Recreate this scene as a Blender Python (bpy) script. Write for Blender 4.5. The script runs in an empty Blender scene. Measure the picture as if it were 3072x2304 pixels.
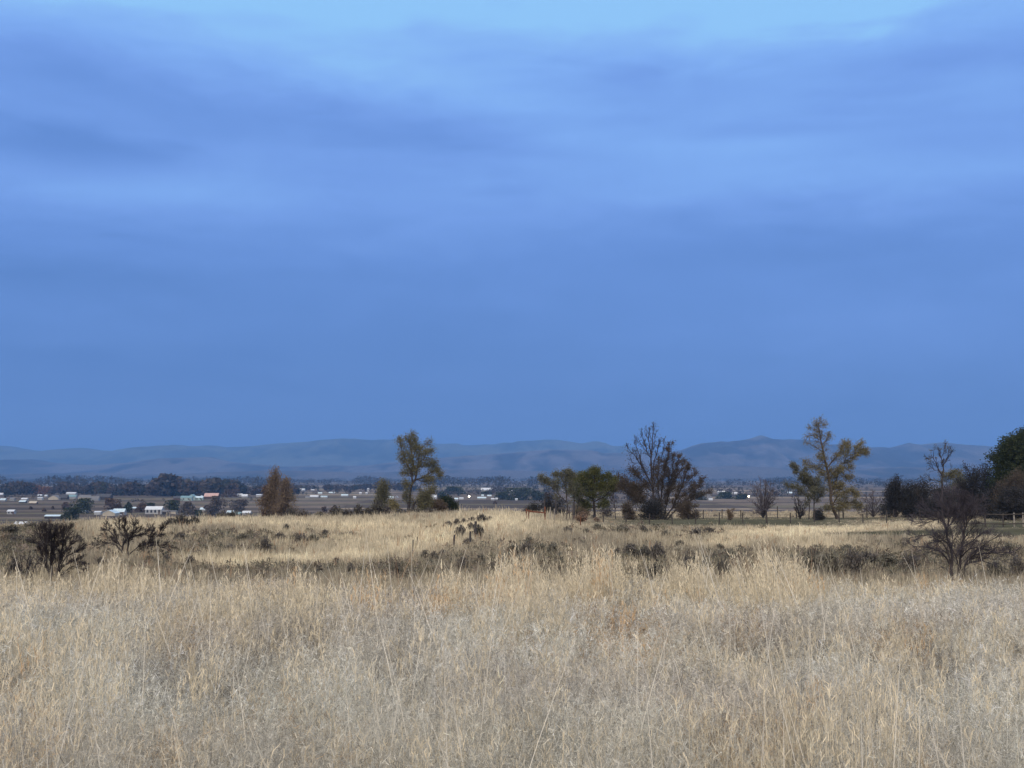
import bpy, math, random
import numpy as np
from mathutils import Vector

SC = bpy.context.scene
COL = SC.collection
FPX = 3450.0                       # focal length in photograph pixels (3072 wide)
HOR = 1430.0                       # horizon row
TH = math.atan((HOR - 1152.0) / FPX)
CT, ST = math.cos(TH), math.sin(TH)
EYE = 1.7
rs = np.random.RandomState(7)
random.seed(11)

# ------------------------------------------------------------------ camera
cam = bpy.data.cameras.new("camera")
cam.sensor_width = 36.0
cam.lens = 36.0 * FPX / 3072.0
cam.clip_start = 0.05
cam.clip_end = 60000.0
co = bpy.data.objects.new("camera", cam)
COL.objects.link(co)
co.location = (0, 0, EYE)
co.rotation_euler = (math.pi / 2 + TH, 0, 0)
SC.camera = co

def ray_at(u, v, Y):
    """world point seen at photograph pixel (u, v) lying at depth Y in front of the camera"""
    dx = (u - 1536.0) / FPX
    dy = (1152.0 - v) / FPX
    yy = CT - dy * ST
    zz = ST + dy * CT
    return np.array([dx * Y / yy, Y, EYE + zz * Y / yy])

def project(x, y, z):
    dz = z - EYE
    f = y * CT + dz * ST
    up = dz * CT - y * ST
    f = np.maximum(f, 0.01)
    return 1536.0 + FPX * x / f, 1152.0 - FPX * up / f

# ------------------------------------------------------------------ noise
def _hash(ix, iy, seed):
    h = (ix.astype(np.int64) * 374761393 + iy.astype(np.int64) * 668265263 + seed * 1442695041) & 0xFFFFFFFF
    h = ((h ^ (h >> 13)) * 1274126177) & 0xFFFFFFFF
    return ((h ^ (h >> 16)) & 0xFFFFFF) / float(0xFFFFFF)

def vnoise(x, y, seed=0):
    x = np.asarray(x, float); y = np.asarray(y, float)
    ix = np.floor(x); iy = np.floor(y)
    fx = x - ix; fy = y - iy
    fx = fx * fx * (3 - 2 * fx); fy = fy * fy * (3 - 2 * fy)
    a = _hash(ix, iy, seed); b = _hash(ix + 1, iy, seed)
    c = _hash(ix, iy + 1, seed); d = _hash(ix + 1, iy + 1, seed)
    return (a * (1 - fx) + b * fx) * (1 - fy) + (c * (1 - fx) + d * fx) * fy

def fbm(x, y, seed=0, o=4):
    s = 0; a = 0.5; t = 0
    for i in range(o):
        s = s + a * vnoise(x * 2 ** i, y * 2 ** i, seed + i * 17); t += a; a *= 0.5
    return s / t

# ------------------------------------------------------------------ terrain
UC = np.array([-900, 0, 300, 650, 1000, 1300, 1420, 1500, 1600, 1700, 2000, 2500, 3072, 4000.])
YC = np.array([0.1, 11, 16, 22, 30, 45, 65, 80, 95, 110, 125, 140, 180, 220, 300, 450, 650, 900, 1300, 20000.])
ZC = {
 -900: [0, 0, -.25, -1.2, -2.0, -2.35, -2.5, -2.5, -2.5, -3.2, -4.5, -6.0, -9.0, -13, -18, -23.5, -27, -29.3, -29.3, -29.3],
 0:    [0, 0, -.25, -1.2, -2.0, -2.35, -2.5, -2.4, -2.5, -3.2, -4.3, -5.5, -8.0, -12, -17, -23.0, -27, -29.3, -29.3, -29.3],
 300:  [0, 0, -.25, -1.2, -2.0, -2.40, -2.6, -2.6, -2.5, -2.7, -3.4, -4.5, -7.0, -10, -16, -22.5, -27, -29.3, -29.3, -29.3],
 650:  [0, 0, -.25, -1.2, -2.0, -2.40, -2.7, -2.7, -2.5, -2.6, -3.0, -4.0, -6.0, -9., -15, -22.0, -27, -29.3, -29.3, -29.3],
 1000: [0, 0, -.25, -1.2, -2.0, -2.40, -2.7, -2.8, -2.7, -2.6, -2.9, -3.5, -4.6, -7., -13, -21.0, -27, -29.3, -29.3, -29.3],
 1300: [0, 0, -.25, -1.2, -2.0, -2.35, -2.6, -2.6, -2.3, -2.2, -2.6, -3.3, -4.2, -5.5, -11, -20.0, -26, -29.3, -29.3, -29.3],
 1420: [0, 0, -.25, -1.2, -2.0, -2.25, -2.3, -2.1, -1.85, -1.9, -2.5, -3.2, -4.2, -5.2, -11, -20.0, -26, -29.3, -29.3, -29.3],
 1500: [0, 0, -.25, -1.2, -2.0, -2.20, -2.1, -1.85, -1.6, -1.9, -2.5, -3.2, -4.2, -5.2, -11, -20.0, -26, -29.3, -29.3, -29.3],
 1600: [0, 0, -.25, -1.2, -2.0, -2.20, -2.2, -2.05, -2.0, -2.2, -2.8, -3.3, -4.3, -5.2, -11, -20.0, -26, -29.3, -29.3, -29.3],
 1700: [0, 0, -.25, -1.2, -2.0, -2.30, -2.4, -2.45, -2.5, -2.6, -3.0, -3.5, -4.4, -5.2, -11, -20.0, -26, -29.3, -29.3, -29.3],
 2000: [0, 0, -.25, -1.2, -2.0, -2.40, -2.5, -2.55, -2.65, -2.9, -3.3, -3.6, -4.5, -5.1, -10, -20.0, -26, -29.3, -29.3, -29.3],
 2500: [0, 0, -.25, -1.2, -2.0, -2.40, -2.5, -2.55, -2.6, -2.8, -3.2, -3.5, -4.4, -5.1, -9., -19.0, -25, -29.3, -29.3, -29.3],
 3072: [0, 0, -.25, -1.2, -2.0, -2.45, -2.6, -2.6, -2.65, -2.9, -3.2, -3.5, -4.3, -5.0, -8., -17.0, -24, -29.3, -29.3, -29.3],
 4000: [0, 0, -.25, -1.2, -2.0, -2.45, -2.6, -2.6, -2.65, -2.9, -3.2, -3.5, -4.3, -5.0, -8., -17.0, -24, -29.3, -29.3, -29.3],
}
ZT = np.array([ZC[int(k)] for k in UC])
LY = np.log(YC)

def ground_z(x, y):
    x = np.asarray(x, float); y = np.asarray(y, float)
    yy = np.clip(y, 0.1, 19000)
    u = np.clip(1536 + FPX * x / np.maximum(yy, 12.0), UC[0], UC[-1])
    iu = np.clip(np.searchsorted(UC, u) - 1, 0, len(UC) - 2)
    iy = np.clip(np.searchsorted(LY, np.log(yy)) - 1, 0, len(LY) - 2)
    tu = (u - UC[iu]) / (UC[iu + 1] - UC[iu]); tu = tu * tu * (3 - 2 * tu)
    ty = (np.log(yy) - LY[iy]) / (LY[iy + 1] - LY[iy])
    z = (ZT[iu, iy] * (1 - tu) + ZT[iu + 1, iy] * tu) * (1 - ty) + (ZT[iu, iy + 1] * (1 - tu) + ZT[iu + 1, iy + 1] * tu) * ty
    amp = np.interp(yy, [0, 14, 25, 60, 120, 220, 1000], [.05, .08, .22, .26, .16, .4, .6])
    z = z + amp * (fbm(x * .09 + 5, yy * .09, 3, 4) - .5) * 1.6 + np.minimum(amp, .12) * (fbm(x * .8, yy * .8, 9, 3) - .5)
    return z

def gz(x, y):
    return float(ground_z(np.array([x]), np.array([y]))[0])

def hit(u, v, y0=14.0, y1=15000.0):
    """where the sight line through (u, v) meets the ground, searching outward from y0"""
    Y = np.exp(np.linspace(math.log(y0), math.log(y1), 2500))
    dx = (u - 1536.0) / FPX; dy = (1152.0 - v) / FPX
    yy = CT - dy * ST; zz = ST + dy * CT
    X = dx * Y / yy; Z = EYE + zz * Y / yy
    g = ground_z(X, Y)
    k = np.nonzero(Z <= g)[0]
    i = k[0] if len(k) else len(Y) - 1
    return float(X[i]), float(Y[i]), float(g[i])

def on_ground(u, Y):
    x = (u - 1536.0) / FPX * Y
    for _ in range(3):
        g = gz(x, Y)
        uu, vv = project(x, Y, g)
        x += (u - uu) / FPX * Y
    return x, Y, gz(x, Y)

# ------------------------------------------------------------------ mesh helpers
def mesh_quads(name, V, F, mats, col=None, mi=None, smooth=False):
    V = np.ascontiguousarray(V, dtype=np.float32); F = np.ascontiguousarray(F, dtype=np.int32)
    me = bpy.data.meshes.new(name)
    me.vertices.add(len(V)); me.vertices.foreach_set("co", V.ravel())
    me.loops.add(F.size); me.loops.foreach_set("vertex_index", F.ravel())
    me.polygons.add(len(F))
    k = F.shape[1]
    me.polygons.foreach_set("loop_start", np.arange(0, F.size, k, dtype=np.int32))
    me.polygons.foreach_set("loop_total", np.full(len(F), k, dtype=np.int32))
    for m in mats: me.materials.append(m)
    if mi is not None: me.polygons.foreach_set("material_index", np.asarray(mi, dtype=np.int32))
    me.polygons.foreach_set("use_smooth", np.full(len(F), bool(smooth)))
    if col is not None:
        a = me.color_attributes.new("col", 'FLOAT_COLOR', 'POINT')
        c = np.ones((len(V), 4), dtype=np.float32); c[:, :3] = col
        a.data.foreach_set("color", c.ravel())
    me.update(calc_edges=True)
    return me

def link(name, me, parent=None, loc=None):
    o = bpy.data.objects.new(name, me)
    COL.objects.link(o)
    if parent is not None: o.parent = parent
    if loc is not None: o.location = loc
    return o

def tag(o, label=None, cat=None, group=None, kind=None):
    if label: o["label"] = label
    if cat: o["category"] = cat
    if group: o["group"] = group
    if kind: o["kind"] = kind
    return o

def empty(name, loc, label, cat, group=None):
    o = bpy.data.objects.new(name, None)
    o.empty_display_size = .3
    COL.objects.link(o); o.location = loc
    return tag(o, label, cat, group)

class MB:
    """boxes, prisms and bars collected into one quad mesh"""
    def __init__(s): s.V = []; s.F = []; s.n = 0
    def add(s, V, F):
        s.V.append(np.asarray(V, float)); s.F.append(np.asarray(F, int) + s.n); s.n += len(V)
    def box(s, x0, x1, y0, y1, z0, z1):
        V = [(x, y, z) for z in (z0, z1) for y in (y0, y1) for x in (x0, x1)]
        s.add(V, [(0, 2, 3, 1), (4, 5, 7, 6), (0, 1, 5, 4), (2, 6, 7, 3), (0, 4, 6, 2), (1, 3, 7, 5)])
    def gable(s, x0, x1, y0, y1, z0, z1, axis='x', t=None):
        """roof prism (a thick pitched sheet when t is given)"""
        ym = (y0 + y1) / 2; xm = (x0 + x1) / 2
        if t is None:
            if axis == 'x':
                V = [(x0, y0, z0), (x1, y0, z0), (x0, y1, z0), (x1, y1, z0), (x0, ym, z1), (x1, ym, z1)]
                s.add(V, [(0, 1, 5, 4), (3, 2, 4, 5), (0, 4, 2, 2), (1, 3, 5, 5), (0, 2, 3, 1)])
            else:
                V = [(x0, y0, z0), (x1, y0, z0), (x0, y1, z0), (x1, y1, z0), (xm, y0, z1), (xm, y1, z1)]
                s.add(V, [(0, 4, 5, 2), (1, 3, 5, 4), (0, 1, 4, 4), (2, 5, 3, 3), (0, 2, 3, 1)])
        else:
            if axis == 'x':
                P = [(y0, z0), (ym, z1), (y1, z0), (y1, z0 + t), (ym, z1 + t), (y0, z0 + t)]
                V = [(x, a, b) for x in (x0, x1) for a, b in P]
            else:
                P = [(x0, z0), (xm, z1), (x1, z0), (x1, z0 + t), (xm, z1 + t), (x0, z0 + t)]
                V = [(a, y, b) for y in (y0, y1) for a, b in P]
            F = [(i, (i + 1) % 6, (i + 1) % 6 + 6, i + 6) for i in range(6)] + [(0, 5, 4, 1), (1, 4, 3, 2), (6, 7, 10, 11), (7, 8, 9, 10)]
            s.add(V, F)
    def bar(s, p, q, r0, r1=None, k=6):
        V, F = tubes(np.array([p], float), np.array([q], float), np.array([r0]), np.array([r0 if r1 is None else r1]), k)
        s.add(V, F)
        s.add(V[k:], [(0, i, i + 1, i + 1 if i + 2 > k - 1 else i + 2) for i in range(1, k - 1, 2)])
    def obj(s, name, mat, parent=None, loc=None):
        F = np.concatenate(s.F)
        V = np.concatenate(s.V)
        me = bpy.data.meshes.new(name)
        me.from_pydata([tuple(v) for v in V], [], [tuple(dict.fromkeys(f)) for f in F.tolist()])
        me.materials.append(mat); me.update()
        return link(name, me, parent, loc)

def tubes(P, Q, R0, R1, k=4):
    D = Q - P
    L = np.linalg.norm(D, axis=1, keepdims=True) + 1e-9
    D = D / L
    A = np.where(np.abs(D[:, 2:3]) > .9, np.array([[1., 0, 0]]), np.array([[0, 0, 1.]]))
    S = np.cross(D, A); S /= np.linalg.norm(S, axis=1, keepdims=True) + 1e-9
    T = np.cross(D, S)
    ang = np.arange(k) * 2 * math.pi / k
    ring = S[:, None, :] * np.cos(ang)[None, :, None] + T[:, None, :] * np.sin(ang)[None, :, None]
    V = np.concatenate([P[:, None] + ring * R0[:, None, None], Q[:, None] + ring * R1[:, None, None]], axis=1)
    n = len(P)
    i = np.arange(k); j = (i + 1) % k
    f = np.stack([i, j, j + k, i + k], 1)
    F = (f[None] + (np.arange(n) * 2 * k)[:, None, None]).reshape(-1, 4)
    return V.reshape(-1, 3), F

# ------------------------------------------------------------------ materials
def new_mat(name):
    m = bpy.data.materials.new(name); m.use_nodes = True
    nt = m.node_tree; nt.nodes.clear()
    out = nt.nodes.new("ShaderNodeOutputMaterial")
    return m, nt, out

def plain(name, c, rough=.8, noise=.25, scale=3.0, metal=0.0, spec=.3):
    m, nt, out = new_mat(name)
    b = nt.nodes.new("ShaderNodeBsdfPrincipled")
    b.inputs["Roughness"].default_value = rough; b.inputs["Metallic"].default_value = metal
    b.inputs["Specular IOR Level"].default_value = spec
    tc = nt.nodes.new("ShaderNodeTexCoord")
    n = nt.nodes.new("ShaderNodeTexNoise"); n.inputs["Scale"].default_value = scale; n.inputs["Detail"].default_value = 5
    nt.links.new(tc.outputs["Object"], n.inputs["Vector"])
    r = nt.nodes.new("ShaderNodeValToRGB")
    r.color_ramp.elements[0].position = .3; r.color_ramp.elements[1].position = .7
    r.color_ramp.elements[0].color = tuple(x * (1 - noise) for x in c) + (1,)
    r.color_ramp.elements[1].color = tuple(min(1, x * (1 + noise)) for x in c) + (1,)
    nt.links.new(n.outputs["Fac"], r.inputs["Fac"]); nt.links.new(r.outputs["Color"], b.inputs["Base Color"])
    nt.links.new(b.outputs[0], out.inputs["Surface"])
    return m

def leafy(name, cols, trans=.3):
    """leaf or blade material: a colour for every leaf, some light passes through"""
    m, nt, out = new_mat(name)
    g = nt.nodes.new("ShaderNodeNewGeometry")
    r = nt.nodes.new("ShaderNodeValToRGB"); r.color_ramp.interpolation = 'LINEAR'
    e = r.color_ramp.elements
    while len(e) < len(cols): e.new(.5)
    for i, c in enumerate(cols):
        e[i].position = i / (len(cols) - 1.0); e[i].color = tuple(c) + (1,)
    nt.links.new(g.outputs["Random Per Island"], r.inputs["Fac"])
    d = nt.nodes.new("ShaderNodeBsdfDiffuse"); t = nt.nodes.new("ShaderNodeBsdfTranslucent")
    mx = nt.nodes.new("ShaderNodeMixShader"); mx.inputs[0].default_value = trans
    nt.links.new(r.outputs["Color"], d.inputs["Color"]); nt.links.new(r.outputs["Color"], t.inputs["Color"])
    nt.links.new(d.outputs[0], mx.inputs[1]); nt.links.new(t.outputs[0], mx.inputs[2])
    nt.links.new(mx.outputs[0], out.inputs["Surface"])
    return m

def attr_mat(name, trans=.3):
    m, nt, out = new_mat(name)
    a = nt.nodes.new("ShaderNodeAttribute"); a.attribute_name = "col"
    d = nt.nodes.new("ShaderNodeBsdfDiffuse"); t = nt.nodes.new("ShaderNodeBsdfTranslucent")
    mx = nt.nodes.new("ShaderNodeMixShader"); mx.inputs[0].default_value = trans
    nt.links.new(a.outputs["Color"], d.inputs["Color"]); nt.links.new(a.outputs["Color"], t.inputs["Color"])
    nt.links.new(d.outputs[0], mx.inputs[1]); nt.links.new(t.outputs[0], mx.inputs[2])
    nt.links.new(mx.outputs[0], out.inputs["Surface"])
    return m

def ground_mat(name, scales, amt):
    m, nt, out = new_mat(name)
    a = nt.nodes.new("ShaderNodeAttribute"); a.attribute_name = "col"
    tc = nt.nodes.new("ShaderNodeTexCoord")
    last = a.outputs["Color"]
    for s in scales:
        n = nt.nodes.new("ShaderNodeTexNoise"); n.inputs["Scale"].default_value = s; n.inputs["Detail"].default_value = 6
        nt.links.new(tc.outputs["Object"], n.inputs["Vector"])
        mr = nt.nodes.new("ShaderNodeMapRange"); mr.inputs[1].default_value = .25; mr.inputs[2].default_value = .75
        mr.inputs[3].default_value = 1 - amt; mr.inputs[4].default_value = 1 + amt
        nt.links.new(n.outputs["Fac"], mr.inputs[0])
        mu = nt.nodes.new("ShaderNodeVectorMath"); mu.operation = 'SCALE'
        nt.links.new(last, mu.inputs[0]); nt.links.new(mr.outputs[0], mu.inputs["Scale"])
        last = mu.outputs[0]
    b = nt.nodes.new("ShaderNodeBsdfDiffuse"); b.inputs["Roughness"].default_value = .9
    nt.links.new(last, b.inputs["Color"]); nt.links.new(b.outputs[0], out.inputs["Surface"])
    return m

# ------------------------------------------------------------------ world: dusk overcast
SUN_EL, SUN_AZ = math.radians(38), math.radians(205)
def build_world():
    w = bpy.data.worlds.new("World"); SC.world = w; w.use_nodes = True
    nt = w.node_tree; N = nt.nodes; L = nt.links; N.clear()
    out = N.new("ShaderNodeOutputWorld"); bg = N.new("ShaderNodeBackground")
    bg.inputs["Strength"].default_value = 0.1
    L.new(bg.outputs[0], out.inputs["Surface"])
    def M(op, a, b=None, clamp=False):
        n = N.new("ShaderNodeMath"); n.operation = op; n.use_clamp = clamp
        for i, x in enumerate((a, b)):
            if x is None: continue
            if isinstance(x, (int, float)): n.inputs[i].default_value = x
            else: L.new(x, n.inputs[i])
        return n.outputs[0]
    tc = N.new("ShaderNodeTexCoord"); sp = N.new("ShaderNodeSeparateXYZ"); L.new(tc.outputs["Generated"], sp.inputs[0])
    x, y, z = sp.outputs
    hl = M('POWER', M('ADD', M('MULTIPLY', x, x), M('MULTIPLY', y, y)), .5)
    e = M('DIVIDE', z, M('MAXIMUM', hl, .05))            # tangent of the elevation
    az = N.new("ShaderNodeMath"); az.operation = 'ARCTAN2'; L.new(x, az.inputs[0]); L.new(y, az.inputs[1]); az = az.outputs[0]
    def noise(sx, sy, off, detail, dist=0.0, rough=.5):
        c = N.new("ShaderNodeCombineXYZ"); L.new(M('MULTIPLY', az, sx), c.inputs[0])
        L.new(M('ADD', M('MULTIPLY', e, sy), off), c.inputs[1]); c.inputs[2].default_value = off * 1.7
        n = N.new("ShaderNodeTexNoise"); n.inputs["Scale"].default_value = 1; n.inputs["Detail"].default_value = detail
        n.inputs["Distortion"].default_value = dist; n.inputs["Roughness"].default_value = rough
        L.new(c.outputs[0], n.inputs["Vector"]); return n.outputs["Fac"]
    # vertical brightness of the cloud sheet
    r = N.new("ShaderNodeValToRGB"); L.new(e, r.inputs["Fac"])
    el = r.color_ramp.elements
    pts = [(0, .17), (.035, .16), (.065, .10), (.11, .14), (.16, .23), (.2, .34), (.245, .47), (.29, .50), (.335, .60), (.375, .76), (.42, 1.0)]
    while len(el) < len(pts): el.new(.5)
    for i, (p, b) in enumerate(pts):
        el[i].position = p; el[i].color = (b, b, b, 1)
    b = r.outputs["Color"]
    s2 = N.new("ShaderNodeSeparateColor"); L.new(b, s2.inputs[0]); b = s2.outputs[0]
    n1 = noise(3.4, 11.0, 3.1, 5, .8); n2 = noise(10.0, 30.0, 8.3, 5, .9, .58); n3 = noise(1.2, 5.0, 1.2, 2, .2)
    amp = M('MULTIPLY', M('SUBTRACT', M('MINIMUM', e, .45), .03), 1.9, True)
    amp = M('ADD', M('MULTIPLY', amp, .62), .13)
    nn = M('ADD', M('ADD', M('MULTIPLY', M('SUBTRACT', n1, .5), 1.15), M('MULTIPLY', M('SUBTRACT', n2, .5), .5)), M('MULTIPLY', M('SUBTRACT', n3, .5), .35))
    b = M('ADD', b, M('MULTIPLY', nn, amp))
    n4 = noise(3.2, 17.0, 27.4, 6, .35, .55)                              # cloud bases with a firmer edge
    st = N.new("ShaderNodeMapRange"); st.interpolation_type = 'SMOOTHSTEP'; L.new(n4, st.inputs[0])
    st.inputs[1].default_value = .44; st.inputs[2].default_value = .60; st.inputs[3].default_value = .5; st.inputs[4].default_value = -.5
    b = M('ADD', b, M('MULTIPLY', M('MULTIPLY', st.outputs[0], .17), amp))
    # individual cloud bodies (azimuth, elevation, half widths, strength, tilt)
    def blob(u, v, ru, rv, k, tilt=0.0, soft=1.0):
        nonlocal b
        a0 = math.atan2(u - 1536.0, FPX); e0 = (HOR - v) / FPX
        da = M('SUBTRACT', az, a0); de = M('SUBTRACT', M('SUBTRACT', e, e0), M('MULTIPLY', da, tilt))
        de = M('ADD', de, M('MULTIPLY', M('SUBTRACT', n2, .5), rv / FPX * 1.4))
        q = M('ADD', M('POWER', M('ABSOLUTE', M('DIVIDE', da, ru / FPX)), 2.0), M('POWER', M('ABSOLUTE', M('DIVIDE', de, rv / FPX)), 2.0))
        g = M('EXPONENT', M('MULTIPLY', q, -1.0))
        b = M('ADD', b, M('MULTIPLY', g, k))
    for a in [(1900, 60, 900, 120, .14, 0), (1330, 240, 330, 70, .22, -.12), (2560, 60, 330, 110, .10, 0), (1950, 225, 560, 75, -.13, 0),
              (2950, 180, 330, 130, -.17, 0), (2450, 530, 800, 90, .13, -.04), (1900, 400, 500, 60, .08, -.1), (600, 320, 650, 95, -.16, -.1), (120, 480, 360, 55, -.20, 0), (300, 600, 650, 55, .16, 0),
              (120, 230, 250, 90, -.12, 0), (60, 90, 300, 80, .0, 0), (1000, 70, 480, 40, -.12, 0), (2400, 560, 700, 110, .10, 0),
              (1500, 563, 110, 16, -.10, 0), (340, 738, 70, 9, -.08, 0), (300, 870, 700, 80, -.10, 0), (100, 1090, 330, 45, -.08, 0),
              (2300, 760, 900, 60, -.07, 0), (2600, 1000, 800, 160, .13, 0), (2350, 440, 300, 28, .10, 0), (850, 130, 380, 90, .08, 0),
              (2300, 400, 420, 22, -.07, 0), (2750, 500, 500, 60, -.06, 0)]:
        blob(*a)
    ramp = N.new("ShaderNodeValToRGB"); L.new(b, ramp.inputs["Fac"])
    def lin(h):
        c = [int(h[i:i + 2], 16) / 255 for i in (0, 2, 4)]
        return tuple((q / 12.92 if q <= .04045 else ((q + .055) / 1.055) ** 2.4) for q in c)
    cs = [(0, "4D78BE"), (.12, "5882C8"), (.3, "658FD8"), (.5, "759FE8"), (.7, "82B0F4"), (.85, "8ABAF7"), (1, "93CAFB")]
    el = ramp.color_ramp.elements
    while len(el) < len(cs): el.new(.5)
    for i, (p, h) in enumerate(cs):
        el[i].position = p; el[i].color = lin(h) + (1,)
    cl = ramp.outputs["Color"]
    # the sheet is thinner and paler overhead and towards the set sun behind the photographer
    k = N.new("ShaderNodeMapRange"); k.interpolation_type = 'SMOOTHSTEP'
    L.new(M('MAXIMUM', M('MULTIPLY', z, 1.0), M('ADD', M('MULTIPLY', y, -.9), M('MULTIPLY', z, .45))), k.inputs[0])
    k.inputs[1].default_value = .42; k.inputs[2].default_value = .95; k.inputs[3].default_value = 0; k.inputs[4].default_value = 1
    mix = N.new("ShaderNodeMix"); mix.data_type = 'RGBA'
    L.new(k.outputs[0], mix.inputs["Factor"]); L.new(cl, mix.inputs["A"]); mix.inputs["B"].default_value = (1.25, 1.16, 1.12, 1)
    sc = N.new("ShaderNodeVectorMath"); sc.operation = 'SCALE'; L.new(mix.outputs["Result"], sc.inputs[0]); sc.inputs["Scale"].default_value = 9.9
    sky = N.new("ShaderNodeTexSky"); sky.sky_type = 'NISHITA'; sky.sun_disc = False
    sky.sun_elevation = SUN_EL; sky.sun_rotation = SUN_AZ
    sk = N.new("ShaderNodeVectorMath"); sk.operation = 'SCALE'; L.new(sky.outputs[0], sk.inputs[0]); sk.inputs["Scale"].default_value = .06
    ad = N.new("ShaderNodeVectorMath"); ad.operation = 'ADD'; L.new(sc.outputs[0], ad.inputs[0]); L.new(sk.outputs[0], ad.inputs[1])
    L.new(ad.outputs[0], bg.inputs["Color"])
build_world()
SC.world.cycles.sampling_method = "MANUAL"; SC.world.cycles.sample_map_resolution = 256

sun = bpy.data.lights.new("sun", 'SUN'); sun.energy = 1.6; sun.angle = math.radians(24); sun.color = (1.0, .88, .72)
so = bpy.data.objects.new("sun", sun); COL.objects.link(so)
# light arrives from behind the camera
sd = Vector((math.sin(SUN_AZ) * math.cos(SUN_EL), math.cos(SUN_AZ) * math.cos(SUN_EL), math.sin(SUN_EL)))
so.rotation_euler = sd.to_track_quat('Z', 'Y').to_euler(); so.location = (0, -20, 60)

vs = SC.view_settings; vs.view_transform = 'Standard'; vs.look = 'None'; vs.gamma = 1; vs.exposure = 0
SC.cycles.max_bounces = 5; SC.cycles.diffuse_bounces = 2; SC.cycles.glossy_bounces = 1; SC.cycles.transmission_bounces = 3
SC.cycles.volume_bounces = 0; SC.cycles.transparent_max_bounces = 4
SC.cycles.use_denoising = True
try: SC.cycles.denoiser = 'OPENIMAGEDENOISE'
except Exception: pass
SC.cycles.caustics_reflective = False; SC.cycles.caustics_refractive = False

# ------------------------------------------------------------------ ground cover map (by photograph row and column of the spot)
def ell(u, v, cu, cv, ru, rv, p=2.0):
    return np.exp(-(np.abs((u - cu) / ru) ** p + np.abs((v - cv) / rv) ** p))

def cover(x, y, z):
    """dark scrub, bright straw and green turf amounts for points on the near plateau"""
    u, v = project(x, y, z)
    n = fbm(x * .25, y * .12, 31, 4); n2 = fbm(x * .9, y * .35, 41, 3)
    w = 26 * (n - .5) * 2
    vv = v + w * .45
    dark = np.zeros_like(u)
    for a in [(40, 1640, 170, 75, .95), (120, 1588, 190, 14, .6), (800, 1652, 110, 32, .6), (700, 1620, 330, 24, .7), (930, 1625, 150, 28, .75), (600, 1650, 160, 22, .6), (1060, 1610, 130, 14, .45), (60, 1700, 140, 40, .7),
              (520, 1712, 130, 32, .7), (830, 1724, 330, 30, .85), (1200, 1724, 220, 34, .8), (1400, 1690, 160, 34, .75), (1560, 1645, 170, 24, .8), (1500, 1722, 260, 34, .75), (1720, 1600, 200, 14, .35),
              (1700, 1715, 200, 42, .75), (1900, 1595, 360, 14, .5), (2120, 1612, 170, 16, .6), (1930, 1665, 150, 26, .7), (1950, 1725, 200, 34, .7), (2060, 1715, 130, 44, .75),
              (2200, 1690, 130, 42, .8), (2500, 1690, 170, 52, 1.0), (2800, 1690, 330, 55, .85), (3000, 1650, 160, 46, .6), (2650, 1640, 200, 22, .5), (3060, 1700, 120, 60, .7)]:
        dark = np.maximum(dark, a[4] * ell(u, vv, *a[:4]))
    bright = np.zeros_like(u)
    for a in [(700, 1690, 160, 9, 1), (900, 1680, 200, 13, 1), (1080, 1668, 150, 17, 1), (1210, 1648, 120, 22, 1), (1310, 1620, 110, 28, 1), (1380, 1590, 110, 26, .9), (1100, 1635, 230, 26, .6),
              (1500, 1575, 130, 32, .9), (1600, 1585, 120, 18, .5), (800, 1572, 420, 9, .8), (1150, 1580, 300, 14, .8), (380, 1585, 130, 14, .7), (1200, 1600, 200, 18, .7),
              (2350, 1610, 220, 20, 1), (2480, 1590, 230, 14, 1), (2660, 1576, 210, 11, 1), (2200, 1632, 130, 18, .8), (2850, 1578, 190, 9, .7), (2450, 1640, 140, 16, .6), (2900, 1620, 150, 10, .4)]:
        bright = np.maximum(bright, a[4] * ell(u, v + w * .2, *a[:4]))
    green = np.maximum(ell(u, v, 2200, 1566, 500, 15, 4), ell(u, v, 2480, 1557, 640, 6, 4) * .9)
    green = np.maximum(green, ell(u, v, 3050, 1575, 230, 18, 4))
    c = 1597 - (u - 2450) * .012
    green = np.maximum(green, (u > 2470) * np.exp(-((v - c - 7) / np.interp(u, [2470, 2700, 3072], [5, 13, 20])) ** 4))
    far = np.clip((y - 60) / 8, 0, 1)
    green = green * far * (u > 1735)
    bright = bright * (1 - green)
    dark = np.clip(dark * np.clip(.35 + 1.6 * n2, 0, 1.2) - bright * .9 - green, 0, 1)
    return dark, bright, green
# ------------------------------------------------------------------ ground sheet
def valley_col(x, y):
    """field pattern of the basin floor"""
    n = fbm(x * .004, y * .0016, 71, 3)
    a = x * math.cos(.12) + y * math.sin(.12) * .35; b = y + x * .05
    cell = _hash(np.floor(a / 420 + 3.3), np.floor(np.log(np.maximum(b, 50)) * 26), 5)
    tan = np.array([.122, .104, .09]); dk = np.array([.050, .045, .042]); gr = np.array([.10, .095, .065]); pale = np.array([.22, .19, .15])
    c = np.where((cell < .34)[:, None], dk, np.where((cell < .52)[:, None], gr, np.where((cell > .9)[:, None], pale, tan)))
    c = c * (.75 + .5 * n)[:, None]
    base = tan * (.55 + .9 * n)[:, None]
    return c * .8 + base * .2

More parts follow.
